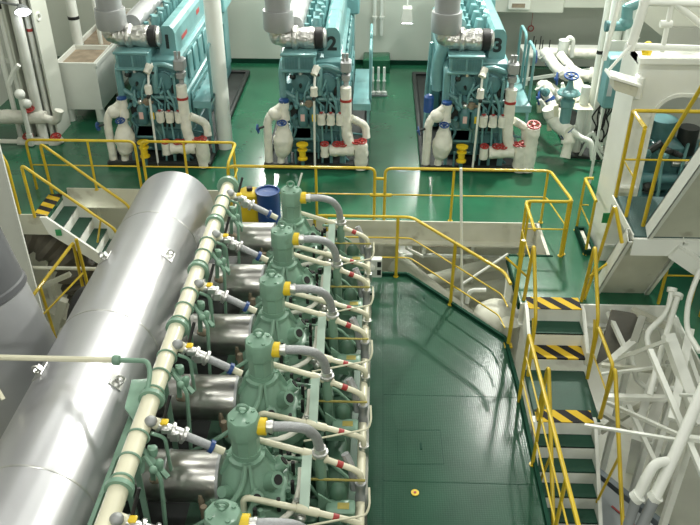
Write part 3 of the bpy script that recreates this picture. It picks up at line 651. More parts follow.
    # oil pipes in front of the actuator
    MB().tube([A(.02, -.19, 1.12), A(.0, -.30, .95), A(-.10, -.42, .82), A(-.42, -.52, .62), A(-.75, -.55, .42), A(-1.0, -.55, .2)], .026, .12, 8).build('oil_pipe', 'mach', en)
    MB().tube([A(.10, -.25, .86), A(.10, -.42, .72), A(-.1, -.58, .55), A(-.7, -.66, .35), A(-.95, -.66, .1)], .034, .12, 8).build('oil_pipe', 'mach', en)
    for k in range(3): MB().tube([A(-.35-.12*k, -.35, .05), A(-.40-.15*k, -.62, .22-.04*k), A(-.85, -.62-.05*k, .16-.04*k)], .024, .08).build('oil_pipe', 'machd', en)
    # starting valve between air pipe and cover
    s0 = V((sx+.09, y-.02, sz-.0)); s1 = A(-.26, -.02, 1.14); ds = s1-s0; P = lambda u: s0+ds*u; du = ds.normalized()
    sv = MB().cyl(P(.42), P(.86), .045, n=12).build('starting_air_branch', 'hose', en)
    b = MB().lathe(P(.08), du, [(.07, 0), (.07, .03), (.045, .04), (.05, .12), (.085, .13), (.085, .16), (.055, .17), (.06, .25), (.09, .26), (.09, .29), (.05, .30)], 12)
    b.box(P(.24)+V((-.05, -.11, .03)), P(.24)+V((.05, -.02, .10)), .01); b.box(P(.3)+V((-.02, -.10, -.06)), P(.3)+V((.07, -.05, .05)), .01)
    b.build('starting_valve', 'steel', sv)
    b = MB().ball(s0+V((.0, -.05, .06)), .065, sc=(1, 1, .8)); b.build('valve_dome', 'galv', sv)
    MB().cyl(P(-.02), P(.12), .06, n=12).build('branch_stub', 'cream', sv)
    MB().box(P(.20)+V((-.045, -.045, .07)), P(.20)+V((.03, .03, .10)), .008).build('brass_cap', 'collar', sv)
    MB().cyl(P(.16)+V((0, .05, .06)), P(.16)+V((.06, .16, .27)), .018, n=8).build('lever', 'black', sv)
    MB().cyl(P(.84), P(.90), .068, n=14).build('blue_band', 'blue', sv)
    MB().cyl(P(.90), P(1.06), .04, n=12).build('branch_end', 'cream', sv)
    # right flank: support bar, control box, gauge can, pumps
    MB().bar(A(.60, .12, .96), A(.60, -.36, .70), .10, .018).build('support_bar', 'pale', en)
    MB().hexa([A(.72, -.10, .18), A(.95, -.10, .18), A(.95, -.08, .18), A(.72, -.08, .18)], [A(.72, -.10, .62), A(.86, -.10, .50), A(.86, -.08, .50), A(.72, -.08, .62)]).build('gusset', 'mach', en)
    bxx = MB().box(A(.80, -.22, .34), A(1.10, -.04, .50), .02).build('control_box', 'mach', en)
    MB().box(A(.92, -.18, .498), A(1.04, -.10, .506)).build('name_plate', 'tag', bxx, label='small yellow name plate')
    gc = MB().lathe(A(.92, .02, .30), (0, 0, 1), [(.085, 0), (.095, .03), (.095, .26), (.07, .31), (.03, .34)], 14).build('regulator', 'machd', en)
    MB().cyl(A(.92, .02, .0), A(.92, .02, .31), .03, n=10).build('regulator_stem', 'steel', gc)
    MB().tube([A(.98, .28, .82), A(1.06, .22, .66), A(1.08, .18, .4)], .045, .1).build('elbow_pipe', 'hose', en)
    MB().lathe(A(.56, -.62, .0), (0, 0, 1), [(.17, 0), (.17, .28), (.12, .32), (.12, .46), (.08, .5)], 14).build('fuel_pump', 'mach', en)
    b = MB().ball(A(.52, -.28, .58), .07).ball(A(.56, -.34, .54), .06).cyl(A(.48, -.26, .5), A(.52, -.26, .72), .03, n=8); b.build('indicator_valve', 'steel', en)
    MB().tube([A(.50, .1, .62), A(1.2, .10, .62)], .014).build('small_pipe', 'tag', en)
    MB().tube([A(.50, -.45, .52), A(1.22, -.36, .64), A(1.25, -.3, .72), A(1.24, -.15, .80)], .012, .05).build('small_pipe', 'cream', en)
    b = MB().cyl(A(.50, .30, .2), A(.50, .30, .55), .09, n=12).cyl(A(.72, .36, .1), A(.72, .36, .5), .075, n=12).box(A(.45, -.2, .1), A(.7, .1, .35), .03).cyl(A(.55, .05, .35), A(.55, .05, .55), .05, n=10)
    b.build('fuel_valve_block', 'machd', en)
    for k in range(4):
        q = A(.36+.1*k, .48-.02*k, .5+.06*(k % 2)); MB().cyl(q, q+V((0, 0, .12)), .028, n=8).build('nozzle_cap', 'black', en)
    MB().tube([A(.45, .25, .85), A(.6, .4, .75), A(.62, .46, .3)], .02, .08).tube([A(.42, -.1, .75), A(.62, .0, .66), A(.72, .1, .3)], .018, .06).tube([A(.3, .4, .62), A(.8, .46, .5), A(1.05, .46, .2)], .022, .08).build('fuel_pipe', 'mach', en)
# header along the drops
MB().tube([(AX+1.15, 3.6, .26), (AX+1.15, 10.6, .26)], .05, 0, 10).build('cooling_header', 'cream', en)
# cross pipe over the receiver and green angle bar by it
c0 = U(0, 357, 1.78); c1 = U(113, 360, 1.78); yy = c1.y
cp = MB().tube([(-5.2, yy, 1.78), (c1.x, yy, 1.78)], .03).build('cross_pipe', 'cream', label='thin cream pipe crossing over the silver clad cylinder', cat='pipe')
MB().lathe((c1.x, yy, 1.78), (1, 0, 0), [(.05, 0), (.055, .02), (.055, .05), (.05, .07)], 10).tube([(c1.x, yy, 1.78), (c1.x+.36, yy, 1.78), (c1.x+.40, yy-.1, 1.70), (c1.x+.38, yy-.45, 1.45), (c1.x+.36, yy-.7, .9)], .026, .08).build('green_end', 'mach', cp)
MB().bar((-4.05, yy, 1.80), (-3.75, yy-.28, 1.46), .04, .02).build('pipe_stay', 'cream', cp)
gb = thing('angle_bar', 'green steel angle bar running beside the lower end of the silver cylinder', 'bar', (sx-.22, 3.9, .36))
MB().bar((sx-.22, 5.75, 1.30), (sx-.22, 2.5, 1.30), .04, .06).build('bar', 'mach', gb)
MB().hexa([(sx-.24, 5.2, 1.28), (sx-.10, 5.2, 1.28), (sx-.10, 5.85, 1.34), (sx-.24, 5.85, 1.34)], [(sx-.24, 5.3, 1.34), (sx-.10, 5.4, 1.34), (sx-.12, 5.75, 1.36), (sx-.22, 5.85, 1.36)]).build('bracket', 'mach', gb)
for y_ in (5.4, 3.7): MB().bar((sx-.2, y_, 1.3), (sx-.2, y_, -.02), .06, .04).build('upright', 'mach', gb)
MB().prism([U(132, 381, 1.42), U(148, 380, 1.42), U(141, 433, 1.42), U(125, 409, 1.42)], (0, 0, .02)).build('shield_plate', 'mach', gb)
MB().prism([(sx-.30, 4.1, 1.3), (sx-.12, 4.1, 1.3), (sx-.05, 4.0, 1.46), (sx-.12, 3.95, 1.52), (sx-.33, 4.0, 1.42)], (0, .03, 0)).build('end_plate', 'mach', gb)
# ------------------------------------------------------------------ left side
# white round post beside generator one
p = U(231, 147, 0)
rp = MB().cyl((p.x-.12, p.y, 0), (p.x-.12, p.y, 9.4), .165, n=28); rp.build('round_post', 'white', label='round white steel post beside the left generator', cat='post', kind='thing')
# H-section column, left
q = U(63, 138, 0)
cx, cy = q.x-.22, q.y
col = thing('steel_column', 'tall white H-section column left of the white tank', 'column', (cx, cy, 0)); col['kind'] = 'thing'
MB().box((cx-.46, cy, 0), (cx-.42, cy+.75, 9.4)).box((cx+.10, cy, 0), (cx+.14, cy+.75, 9.4)).box((cx-.42, cy+.3, 0), (cx+.10, cy+.34, 9.4)).build('web', 'wall', col)
pl = MB().cyl((cx-.16, cy-.08, 0), (cx-.16, cy-.08, 9.4), .10, n=16).build('riser_pipe', 'white', label='white vertical pipe running up in front of the H-section column', cat='pipe')
w = U(42, 14, X=cx+.16)
MB().torus((cx+.15, cy+.2, w.z), (1, -.3, 0), .07, .03).build('ring_fitting', 'white', label='small round white ring fitting on the H-section column', cat='fitting')
# tank with open dirty top on legs
t0 = U(74, 120, 0); tk = thing('settling_tank', 'white steel tank on legs with a rusty brown open top', 'tank', t0)
tx0, tx1 = t0.x-.15, t0.x+.75; ty0, ty1 = t0.y-.1, 19.9
zt = U(64, 63, Y=ty0).z
b = MB(); b.box((tx0, ty0, .3), (tx0+.05, ty1, zt)); b.box((tx1-.05, ty0, .3), (tx1, ty1, zt+.0)); b.box((tx0+.05, ty0, .3), (tx1-.05, ty0+.05, zt)); b.box((tx0+.05, ty1-.05, .3), (tx1-.05, ty1, zt+.3)); b.box((tx0+.05, ty0+.05, .3), (tx1-.05, ty1-.05, .4))
b.box((tx1-.02, ty0-.02, zt-.08), (tx1+.04, ty1, zt)); b.box((tx0+.05, ty0+1.25, .35), (tx1+.01, ty0+1.29, zt))
b.build('tank_wall', 'white', tk)
MB().box((tx0+.05, ty0+.05, zt-.14), (tx1-.05, ty1-.05, zt-.10)).box((tx0+.3, ty1-.9, zt-.28), (tx1-.06, ty1-.06, zt+.22)).build('rusty_lid', 'brown', tk)
for x in (tx0+.08, tx1-.14):
    for y in (ty0+.1, (ty0+ty1)/2, ty1-.2): MB().cyl((x+.03, y, 0), (x+.03, y, .32), .10, n=12).build('leg', 'white', tk)
vy = ty1-.6; 
vq_ = U(79, 47, zt-.1); vx_ = vq_.x; vy = vq_.y
vp = thing('vent_pipe', 'white vertical pipe with black bands coming down into the rusty tank top', 'pipe', (vx_, vy, zt-.28))
MB().cyl((vx_, vy, zt-.1), (vx_, vy, 9.4), .12, n=16).build('pipe', 'white', vp)
for z in (zt-.1, zt+.55): MB().cyl((vx_, vy, z), (vx_, vy, z+.07), .128, n=16).build('black_band', 'black', vp)
MB().cyl((vx_, vy, zt+1.2), (vx_, vy, zt+1.25), .17, n=16).build('flange', 'white', vp)
p = U(110, 95, 0)
MB().cyl((p.x, p.y, 0), (p.x, p.y, 2.6), .05, n=10).cyl((p.x, p.y, .0), (p.x, p.y, .05), .1, n=12).build('stand_pipe', 'white', label='thin white standing pipe between the tank and the left generator', cat='pipe')
# pipes in front of the left wall
xs = [(22, 138, 3, 60, 'leftmost'), (32, 137, 12, 64, ''), (44, 136, 18, 55, ''), (54, 139, 27, 45, '')]
labs = ['thin white upright pipe in the corner, first from the wall', 'thin white upright pipe in the corner, second from the wall, with a black band', 'thin white upright pipe in the corner, third from the wall', 'thin white upright pipe in the corner, nearest the H-section column']
for k, (bx_, by_, tx_, ty_, _) in enumerate(xs):
    p = U(bx_-3, by_, 0)
    z1 = (3.2, 3.3, 3.6, 4.2)[k]
    v = MB().cyl((p.x, 15.75, 0), (p.x, 15.75, z1 if k < 2 else 9.4), .055, n=10).build('upright_pipe', 'white', label=labs[k], cat='pipe', group=None)
    if k == 1: pass
MB().cyl((U(29, 137, 0).x, 15.75, 2.75), (U(29, 137, 0).x, 15.75, 2.85), .06, n=10).build('black_band', 'black', bpy.data.objects['upright_pipe.001'])
MB().cyl((U(51, 139, 0).x, 15.75, 2.3), (U(51, 139, 0).x, 15.75, 2.36), .06, n=10).build('red_band', 'red', bpy.data.objects['upright_pipe.003'])
xa, xb = XL+.05, U(40, 115, Y=15.6).x
mf = thing('lagged_manifold', 'white lagged horizontal pipe with red handwheels crossing the upright pipes', 'pipe', (xa, 15.55, 1.0))
za = U(25, 117, Y=15.55).z; zb = U(20, 139, Y=15.55).z
MB().tube([(xa, 15.55, za-.02), (xb-.3, 15.55, za), (xb+.15, 15.55, za)], .15, 0, 12, .10, .12).build('lagging', 'lag', mf)
MB().tube([(xb+.1, 15.5, za), (xb+.4, 15.45, za-.05), (xb+.5, 15.45, za+.2)], .09, .1, 10, .06, .06).build('lagging_end', 'lag', mf)
wheel((xb-.15, 15.45, za+.22), (0, -.3, 1), .11, .02, 'handwheel', 'red', mf)
m2 = thing('lower_manifold', 'white lower horizontal pipe with red handwheels by the deck at the left wall', 'pipe', (xa, 15.4, .3))
MB().tube([(xa, 15.4, zb), (xb+.35, 15.4, zb)], .06).tube([(xb-.5, 15.4, zb), (xb+.05, 15.4, zb)], .11, 0, 12, .06, .1).tube([(xb+.15, 15.4, zb-.25), (xb+.25, 15.4, zb-.05), (xb+.4, 15.4, zb+.1)], .12, .05, 12, .08, .08).build('lagging', 'lag', m2)
for x in (xb-.25, xb+.35): wheel((x, 15.35, zb+.16), (0, -.3, 1), .10, .02, 'handwheel', 'red', m2)
b = MB().tube([(cx-.52, 15.3, 1.3), (cx-.35, 15.3, 1.6), (cx-.2, 15.3, 1.75)], .05, .05).ball((cx-.3, 15.25, 1.15), .11).ball((cx-.2, 15.25, .95), .10).cyl((cx-.3, 15.25, .3), (cx-.3, 15.25, 1.1), .05).box((cx-.36, 15.2, 0), (cx-.24, 15.3, .3), .02)
b.build('small_valve_group', 'white', label='small cluster of white pipe valves at the foot of the H-section column', cat='valves')
p = U(14, 108, Y=15.9); MB().box((XL+.02, 15.85, p.z+1.0), (xb+.2, 15.9, p.z+1.1)).build('pipe_rack', 'white', label='white horizontal bar holding the upright pipes at the left wall', cat='bar')
# notice frame and lamp
f = U(17, 45, Y=16.0)
nf = MB().box((f.x-.16, 16.0, f.z-.28), (f.x+.16, 16.03, f.z+.28)).build('notice_frame', 'dark', label='small black framed notice hanging beside the left lamp', cat='frame')
MB().box((f.x-.13, 15.985, f.z-.25), (f.x+.12, 16.0, f.z+.25)).build('notice', 'pad', nf)
# column in front of the left stair
c = U(20, 172, Y=11.3)
fc = thing('steel_column', 'broad white column in front of the left stair, rising past the grey duct', 'column', (c.x-.35, 11.3, ZF)); fc['kind'] = 'thing'
cxx = U(6, 172, Y=11.3).x
MB().box((cxx-.55, 11.3, ZF), (cxx, 11.34, 9.4)).box((cxx-.30, 11.34, ZF), (cxx-.26, 11.8, 9.4)).box((cxx-.55, 11.8, ZF), (cxx-.27, 11.84, 9.4)).build('flange_plate', 'white', fc)
# bellows under the stair
b0 = U(40, 232, Y=12.7)
pts = [V((b0.x-.9, 12.75, -.55)), V((b0.x-.1, 12.75, -.55)), V((b0.x+.5, 12.7, -1.1)), V((b0.x+.9, 12.6, -2.4))]
P = fillet(pts, .5, 8); Q = [P[0]]
for a, e in zip(P, P[1:]):
    k = max(1, int((e-a).length/.06)); Q += [a.lerp(e, (i+1)/k) for i in range(k)]
n_ = [0]
def rib(u): n_[0] += 1; return .42+.05*(1 if n_[0] % 4 < 2 else -1)
MB().tube(Q, rib, 0, 18).build('bellows_duct', 'duct', label='dark ribbed bellows duct under the short left stair', cat='duct')
# black drum behind the receiver
k = U(85, 318, -1.0)
MB().lathe((k.x-.1, 10.5, -1.1), (1, 0, 0), [(.3, 0), (.62, .02), (.66, .08), (.66, .14), (.6, .18), (.6, .6), (.66, .64), (.66, .7), (.3, .72)], 28).build('black_drum', 'black', label='black ribbed drum behind the silver cylinder, below the left stair', cat='drum')
# grey inclined duct, lower left
ax = V((.27, -.10, -1.0)).normalized()
e0 = U(24, 293, Y=8.2)
def duct_point(s): return e0 + V((-.66, 0, -.1)) + ax*s
dt = thing('turbocharger_duct', 'big dark grey duct with a paler lower section left of the silver cylinder', 'duct', duct_point(2.2))
MB().lathe(duct_point(-2.6), ax, [(.66, 0), (.66, 2.5), (.68, 2.52), (.68, 2.6), (.62, 2.62)], 40).build('upper_sleeve', 'sleeve', dt)
MB().lathe(duct_point(.0), ax, [(.60, 0), (.65, .03), (.66, 2.2), (.66, 2.4)], 40).build('lower_cone', 'dgrey', dt)
# lower structure seen past the stair
st = thing('steel_framework', 'white steel beams below the short left stair', 'frame', (-6.5, 12.0, ZF))
for (x0, y0), (x1, y1), dpt, w in (((30, 292), (70, 274), 11.9, .08), ((42, 310), (100, 336), 11.9, .22), ((50, 345), (64, 300), 11.7, .14), ((75, 298), (105, 300), 12.6, .10)):
    MB().bar(U(x0, y0, Y=dpt), U(x1, y1, Y=dpt+.01), w, w).build('beam', 'beige', st)
MB().cyl((-7.0, 11.95, U(50, 268, Y=11.95).z), (-4.5, 11.95, U(50, 268, Y=11.95).z), .035).build('beam', 'beige', st)
# drums between engine and generators
p = U(258, 246, 0)
dr = thing('oil_drum', 'blue steel drum behind the first exhaust valve', 'drum', (U(269, 196, Y=11.9).x, 11.75, .0))
dx = U(268, 200, Y=11.75).x; zt_ = U(268, 196, Y=11.55).z
MB().lathe((dx, 11.75, -.65), (0, 0, 1), [(.19, 0), (.20, .02), (.20, .25), (.21, .27), (.20, .29), (.20, .55), (.21, .57), (.20, .59), (.20, zt_+.63), (.21, zt_+.65), (.18, zt_+.65), (.18, zt_+.62)], 26).build('body', 'blue', dr)
yx = U(250, 200, Y=11.75).x
yd = thing('canister', 'yellow canister standing beside the blue drum', 'canister', (yx, 11.8, -.65))
MB().box((yx-.17, 11.62, -.65), (yx+.15, 11.95, zt_-.02), .04).build('body', 'yellow', yd)
MB().cyl((yx, 11.78, zt_-.02), (yx, 11.78, zt_+.04), .05).build('cap', 'black', yd)
MB().box((yx-.1, 11.612, -.3), (yx+.08, 11.62, -.15)).build('marking', 'red', yd)
struct(MB().box((-2.6, 11.5, -.71), (-.6, 12.1, -.65)), 'floor_drum_shelf', 'beige')
# slanted white broom stick
MB().tube([U(276, 262, Y=11.7), U(302, 173, Y=12.25)], .018).build('broom_stick', 'white', label='thin white stick leaning on the deck railing behind the first exhaust valve', cat='stick')
# ------------------------------------------------------------------ back wall items
def lampbox(px, py, Y, label):
    p = U(px, py, Y=Y); t = thing('floodlight', label, 'lamp', p)
    MB().hexa([p+V((-.13, -.10, 0)), p+V((.13, -.10, 0)), p+V((.13, .22, .04)), p+V((-.13, .22, .04))], [p+V((-.10, -.04, .30)), p+V((.10, -.04, .30)), p+V((.10, .18, .32)), p+V((-.10, .18, .32))]).build('housing', 'wallg', t)
    MB().box(p+V((-.115, -.09, -.012)), p+V((.115, .1, -.001))).build('glass', 'lamp', t)
    MB().cyl(p+V((0, .1, .3)), p+V((0, .1, 9.4-p.z)), .02).build('hanger', 'white', t)
    return p
l1 = lampbox(407, 22, 18.2, 'small floodlight hanging between the middle and right generators')
l2 = U(23, 12, Y=15.4)
t = thing('floodlight', 'bright lit floodlight beside the H-section column', 'lamp', l2)
MB().lathe(l2, (.25, -.6, -.75), [(.05, -.14), (.10, -.1), (.16, .0)], 16).build('housing', 'grey', t)
MB().lathe(l2, (.25, -.6, -.75), [(.15, .002), (.10, .04), (.02, .055)], 16).build('glass', 'lamp', t)
MB().cyl(l2+V((-.02, .08, .1)), V((cx-.44, l2.y+.12, l2.z+.16)), .025).build('bracket', 'grey', t)
for k, px in enumerate((374, 381)):
    x = U(px, 50, Y=YB).x
    MB().tube([(x, YB-.06, .8), (x, YB-.06, 6)], .045).cyl((x, YB-.06, 1.25), (x, YB-.06, 1.3), .07).build('wall_pipe', 'white', label=('thin white pipe up the back wall, nearer the middle generator', 'thin white pipe up the back wall, nearer the right generator')[k], cat='pipe')
rk = U(378, 95, 0); rt = thing('tool_rack', 'green topped rack of white standing tubes on the deck by the back wall', 'rack', rk)
MB().box((rk.x-.2, rk.y-.12, 0), (rk.x+.22, rk.y+.15, .04)).build('base', 'grey', rt)
MB().box((rk.x-.4, YB-.7, .0), (rk.x+.3, YB-.05, .35), .02).build('cabinet', 'deck', rt)
for k in range(3): MB().lathe((rk.x-.14+k*.14, rk.y, .04), (0, 0, 1), [(.07, 0), (.07, .05), (.035, .07), (.035, .3), (.05, .32), (.03, .36), (.03, .66)], 10).build('tube', 'white', rt)
bw = U(383, 40, Y=YB)
# white spindle table at the back right
sq = U(547, 66, 0); tb_ = thing('spindle_table', 'white work table with upright spindles by the shaded back wall', 'table', (sq.x, 19.6, 0))
zt2 = .75; xa_ = U(521, 62, Y=19.6).x; xb_ = U(572, 62, Y=19.6).x
MB().box((xa_, 19.2, zt2), (xb_+1.2, 20.1, zt2+.05)).build('table_top', 'white', tb_)
for x in (xa_+.1, xb_+.9):
    for y in (19.28, 20.0): MB().box((x, y, 0), (x+.07, y+.07, zt2)).build('leg', 'white', tb_)
MB().bar((xa_-.2, 19.3, .1), (xb_+.5, 19.3, .45), .07, .07).build('brace', 'white', tb_)
for k in range(7):
    x = xa_+.1+(k % 4)*.17; y = 19.4+(k//4)*.3; MB().cyl((x, y, zt2+.05), (x, y, zt2+.38), .014, n=6).build('spindle', 'dark', tb_)
hp = U(532, 20, Y=YB-.1)
MB().cyl((hp.x, YB-.1, hp.z-.15), (hp.x, YB-.1, hp.z+1.0), .006, n=6).torus((hp.x, YB-.1, hp.z-.22), (0, 1, 0), .07, .014).build('hanging_ring', 'red', label='red hanging ring pull in front of the shaded back wall', cat='ring')
bq = U(520, 5, Y=19.9)
jb = thing('junction_box', 'white open box fixed under the overhead duct at the back', 'box', bq)
MB().box(bq+V((-.28, -.02, -.12)), bq+V((.25, .25, .3)), .02).build('body', 'white', jb)
MB().box(bq+V((-.2, -.03, -.06)), bq+V((.12, -.018, .04))).build('slot', 'brown', jb)
# ------------------------------------------------------------------ right side: pump skid and risers
def pipe(name, label, pts, r, m='white', fil=.2, cat='pipe', n=12, lump=0, sub=0, group=None, flanges=()):
    o = MB().tube(pts, r, fil, n, lump, sub).build(name, m, label=label, cat=cat, group=group)
    for k in flanges:
        a = V(pts[k]); dv = (V(pts[min(k+1, len(pts)-1)])-V(pts[max(k-1, 0)])).normalized()
        MB().cyl(a-dv*.03, a+dv*.03, r*1.7, n=14).build('flange', m, o)
    return o
sk = U(540, 130, 0); sx_ = U(548, 160, 0).x
pu = thing('pump_skid', 'pump unit of white lagged pipes with a teal valve in the right back corner', 'pump', U(565, 150, 0))
fl = [U(536, 95, 0), U(570, 158, 0), U(600, 160, 0), U(590, 95, 0)]
MB().prism(fl, (0, 0, .05)).build('base', 'dark', pu)
def K(px, py, z=None, Y=None): return U(px, py, z if z is not None else 0, Y=Y)
def lagp(pts, r, name='lagged_pipe', fil=.15): return MB().tube(pts, r, fil, 12, .06, .1).build(name, 'lag', pu)
lagp([K(545, 52, Y=17.6), K(556, 68, Y=17.0), K(566, 76, Y=16.8), K(598, 76, Y=16.8)], .125)
lagp([K(560, 55, Y=17.8), K(572, 70, Y=17.3), K(580, 74, Y=17.2)], .11)
lagp([K(548, 53, Y=18.4), K(598, 54, Y=18.4)], .12)
lagp([K(541, 84, Y=16.4), K(550, 100, Y=15.9), K(556, 115, Y=15.6), K(560, 125, Y=15.4)], .10)
lagp([K(543, 85, Y=17.0), K(556, 92, Y=16.8), K(562, 100, Y=16.6)], .12, 'foil_pipe')
lagp([K(549, 108, Y=15.2), K(552, 118, Y=15.2), K(562, 128, Y=15.0), K(570, 133, Y=14.8)], .15, 'lagged_valve')
lagp([K(568, 128, Y=14.9), K(569, 140, Y=14.75), K(565, 158, Y=14.6)], .105)
MB().tube([K(572, 130, Y=14.8), K(581, 138, Y=14.7), K(591, 141, Y=14.6), K(593, 160, Y=14.5)], .055, .2, 10).build('white_pipe', 'white', pu)
MB().tube([K(572, 76, Y=16.6), K(579, 88, Y=16.0), K(581, 104, Y=15.6)], .13, .3, 12).build('white_pipe', 'cream', pu)
for a, c, Y, r, m in (((550, 60), (552, 63), 17.3, .135, 'blue'), ((566, 63), (568, 66), 17.5, .12, 'blue'), ((549, 98), (551, 101), 15.9, .112, 'blue'), ((567, 131), (569, 134), 14.9, .16, 'blue'), ((560, 71), (562, 74), 16.9, .17, 'lag'), ((545, 53), (548, 56), 17.55, .18, 'lag'), ((541, 85), (544, 89), 16.3, .16, 'lag'), ((554, 112), (556, 115), 15.6, .15, 'lag'), ((590, 75), (593, 75), 16.8, .17, 'lag'), ((568, 140), (568, 143), 14.75, .14, 'lag')):
    MB().cyl(K(*a, Y=Y), K(*c, Y=Y-.02), r, n=14).build('pipe_band' if m == 'blue' else 'flange', m, pu)
rnd2 = random.Random(5)
for k in range(14):
    px_, py_ = rnd2.uniform(540, 582), rnd2.uniform(92, 150); px_ = max(px_, 540+(py_-92)*.42)
    q_ = K(px_, py_, Y=15.9-(py_-92)*.018); r_ = rnd2.uniform(.03, .07)
    if k % 3: MB().lathe(q_, (rnd2.uniform(-1, 1), -.4, rnd2.uniform(.2, 1)), [(r_*1.4, -.05), (r_*1.4, .0), (r_, .01), (r_, .14), (r_*.4, .18)], 10).build('small_valve', ('lag', 'white', 'teald')[k % 3], pu)
    else: MB().tube([q_, q_+V((rnd2.uniform(-.2, .2), 0, .25)), q_+V((rnd2.uniform(-.3, .3), .1, -.4))], .03, .1).build('small_pipe', 'white', pu)
tv = K(566, 112, Y=15.0); vv = MB().lathe(tv+V((0, 0, -.25)), (0, 0, 1), [(.11, 0), (.11, .35), (.14, .38), (.14, .5), (.08, .54), (.09, .58), (.22, .62), (.23, .65), (.20, .69), (.09, .73), (.06, .8), (.04, .95)], 20).build('valve_body', 'teal', pu)
wheel(tv+V((0, 0, .74)), (0, -.25, 1), .13, .02, 'handwheel', 'blue', pu)
for px, py, Y in ((536, 57, 17.3), (539, 98, 15.8), (557, 79, 16.6)): wheel(K(px, py, Y=Y), (1, -.3, .1), .13, .02, 'handwheel', 'blue', pu)
for a, c, Y in (((539, 103), (539, 112), 15.9), ((551, 108), (549, 130), 15.2), ((539, 103), (547, 103), 15.9), ((556, 105), (556, 128), 15.1)): MB().bar(K(*a, Y=Y), K(*c, Y=Y), .09, .09).build('bracket', 'cream', pu)
bt = K(569, 40, Y=18.2); MB().tube([bt+V((-.1, 0, -.35)), bt+V((-.08, 0, -.05)), bt+V((0, 0, .08)), bt+V((.1, 0, .0)), bt+V((.12, 0, -.4))], .05, .1).tube([bt+V((-.1, 0, -.3)), bt+V((-.1, 0, .0))], .13, 0, 10, .1, .06).build('vent_bend', 'white', pu)
MB().box(K(579, 106, Y=15.1)+V((-.12, -.1, -.03)), K(592, 110, Y=15.1)+V((.0, .25, .03)), .01).build('shelf_plate', 'cream', pu)
# vertical risers
for (bx_, by_, Y, r, lab) in ((584, 150, 15.8, .06, 'white riser pipe with a black clip, second from the pump unit'), (593, 155, 15.5, .145, 'thick white riser pipe with a black clip between the pump unit and the cables'), (575, 150, 15.3, .09, 'white riser pipe standing on the deck nearest the pump unit'), (604, 160, 15.4, .05, 'thin white riser pipe beside the black cables'), (608, 165, 15.3, .11, 'broad white riser pipe behind the teal cabinet')):
    x = D(bx_, Y).x; r_ = MB().cyl((x, Y, 0), (x, Y, 9.4 if r != .09 else 1.45), r, n=16).cyl((x, Y, .0), (x, Y, .04), r*1.5, n=16).build('riser_pipe', 'white', label=lab, cat='pipe', kind='thing')
    if r in (.06, .145): MB().cyl((x, Y, 1.95), (x, Y, 2.02), r*1.06, n=16).build('black_clip', 'black', r_)
cc = thing('cable_bundle', 'black tangled cables hanging down beside the white riser pipes', 'cables', D(600, 15.2))
random.seed(3)
for k in range(7):
    x = D(588, 15.1).x+.03+k*.04; pts = []
    for j in range(12): pts.append(V((x+random.uniform(-.09, .09), 15.1+random.uniform(-.06, .06), .35+j*.17)))
    MB().tube(pts, .016, .06, 6).build('cable', 'black', cc)
x = D(588, 15.1).x; MB().box((x-.02, 15.18, .25), (x+.4, 15.22, 2.4)).build('cable_tray', 'white', cc)
# teal cabinet and teal valve actuators
a_ = K(604, 96, Y=13.6); e_ = K(612, 58, Y=13.6)
cab = MB().box((a_.x, 13.6, a_.z-.25), (a_.x+.5, 14.0, e_.z), .03).build('electrical_cabinet', 'teal', label='teal electrical cabinet behind the white floodlight box', cat='cabinet')
for x_ in (.1, .4): MB().box((a_.x+x_, 13.9, 0), (a_.x+x_+.04, 13.95, a_.z-.2)).build('leg', 'white', cab)
MB().box((a_.x+.04, 13.585, a_.z), (a_.x+.12, 13.6, e_.z-.35)).build('label_strip', 'pad', cab)
p = K(622, 14, Y=14.6)
ta = MB().cyl(p+V((-.22, 0, -.22)), p+V((.1, 0, -.22)), .085).ball(p+V((.1, 0, -.15)), .13).cyl(p+V((.05, 0, .1)), p+V((.4, 0, .26)), .09).cyl(p+V((.1, 0, -.1)), p+V((.08, 0, .15)), .1).build('valve_actuator', 'teal', label='teal motor valve high up among the white risers', cat='valve')
MB().cyl(p+V((-.26, 0, -.22)), p+V((-.21, 0, -.22)), .10).build('end_cap', 'teald', ta)
MB().torus(K(612, 138, Y=14.8), (.3, 1, .2), .07, .014).build('red_handle', 'red', label='small red loop handle near the deck beside the white casing', cat='handle')
b = MB().bar(K(592, 132, Y=14.9), K(602, 150, Y=14.9), .06, .06).bar(K(596, 148, Y=14.85), K(602, 158, Y=14.85), .1, .05); b.build('pipe_stub', 'white', label='short white slanting stub beside the black cables', cat='pipe')
# ------------------------------------------------------------------ white casing with the rounded opening
CY = 11.1; cx0 = U(598, 256, 0).x; cz = U(648, 62, Y=CY).z
ox0 = U(652, 118, Y=CY).x; oz1 = U(680, 95, Y=CY).z; ox1 = ox0+2.2; r_ = .35
cs = MB()
out = []
# front plate with opening, as strips around an arch
arc = [V((ox0+r_-r_*math.cos(a), CY, oz1-r_+r_*math.sin(a))) for a in [math.pi/2*k/8 for k in range(9)]]
arc2 = [V((ox1-r_+r_*math.sin(a), CY, oz1-r_+r_*math.cos(a))) for a in [math.pi/2*k/8 for k in range(9)]]
edge = [V((ox0, CY, 0))]+arc+arc2+[V((ox1, CY, 0))]
outer = [V((cx0, CY, 0))]+[V((cx0+(ox0-cx0)*0, CY, cz if k else oz1-r_)) if False else V((cx0+(p.x-cx0)*(k/8), CY, cz)) for k, p in enumerate(arc)]+[V((p.x+(XR-p.x)*(k/8), CY, cz)) for k, p in enumerate(arc2)]+[V((XR, CY, 0))]
for p0, p1, q1, q0 in zip(edge, edge[1:], outer[1:], outer):
    cs.prism([p0, p1, q1, q0], (0, .08, 0))
cs.box((cx0, CY+.08, 0), (cx0+.06, 11.95, cz)); cs.box((cx0, CY+.08, cz-.06), (XR, 11.6, cz))
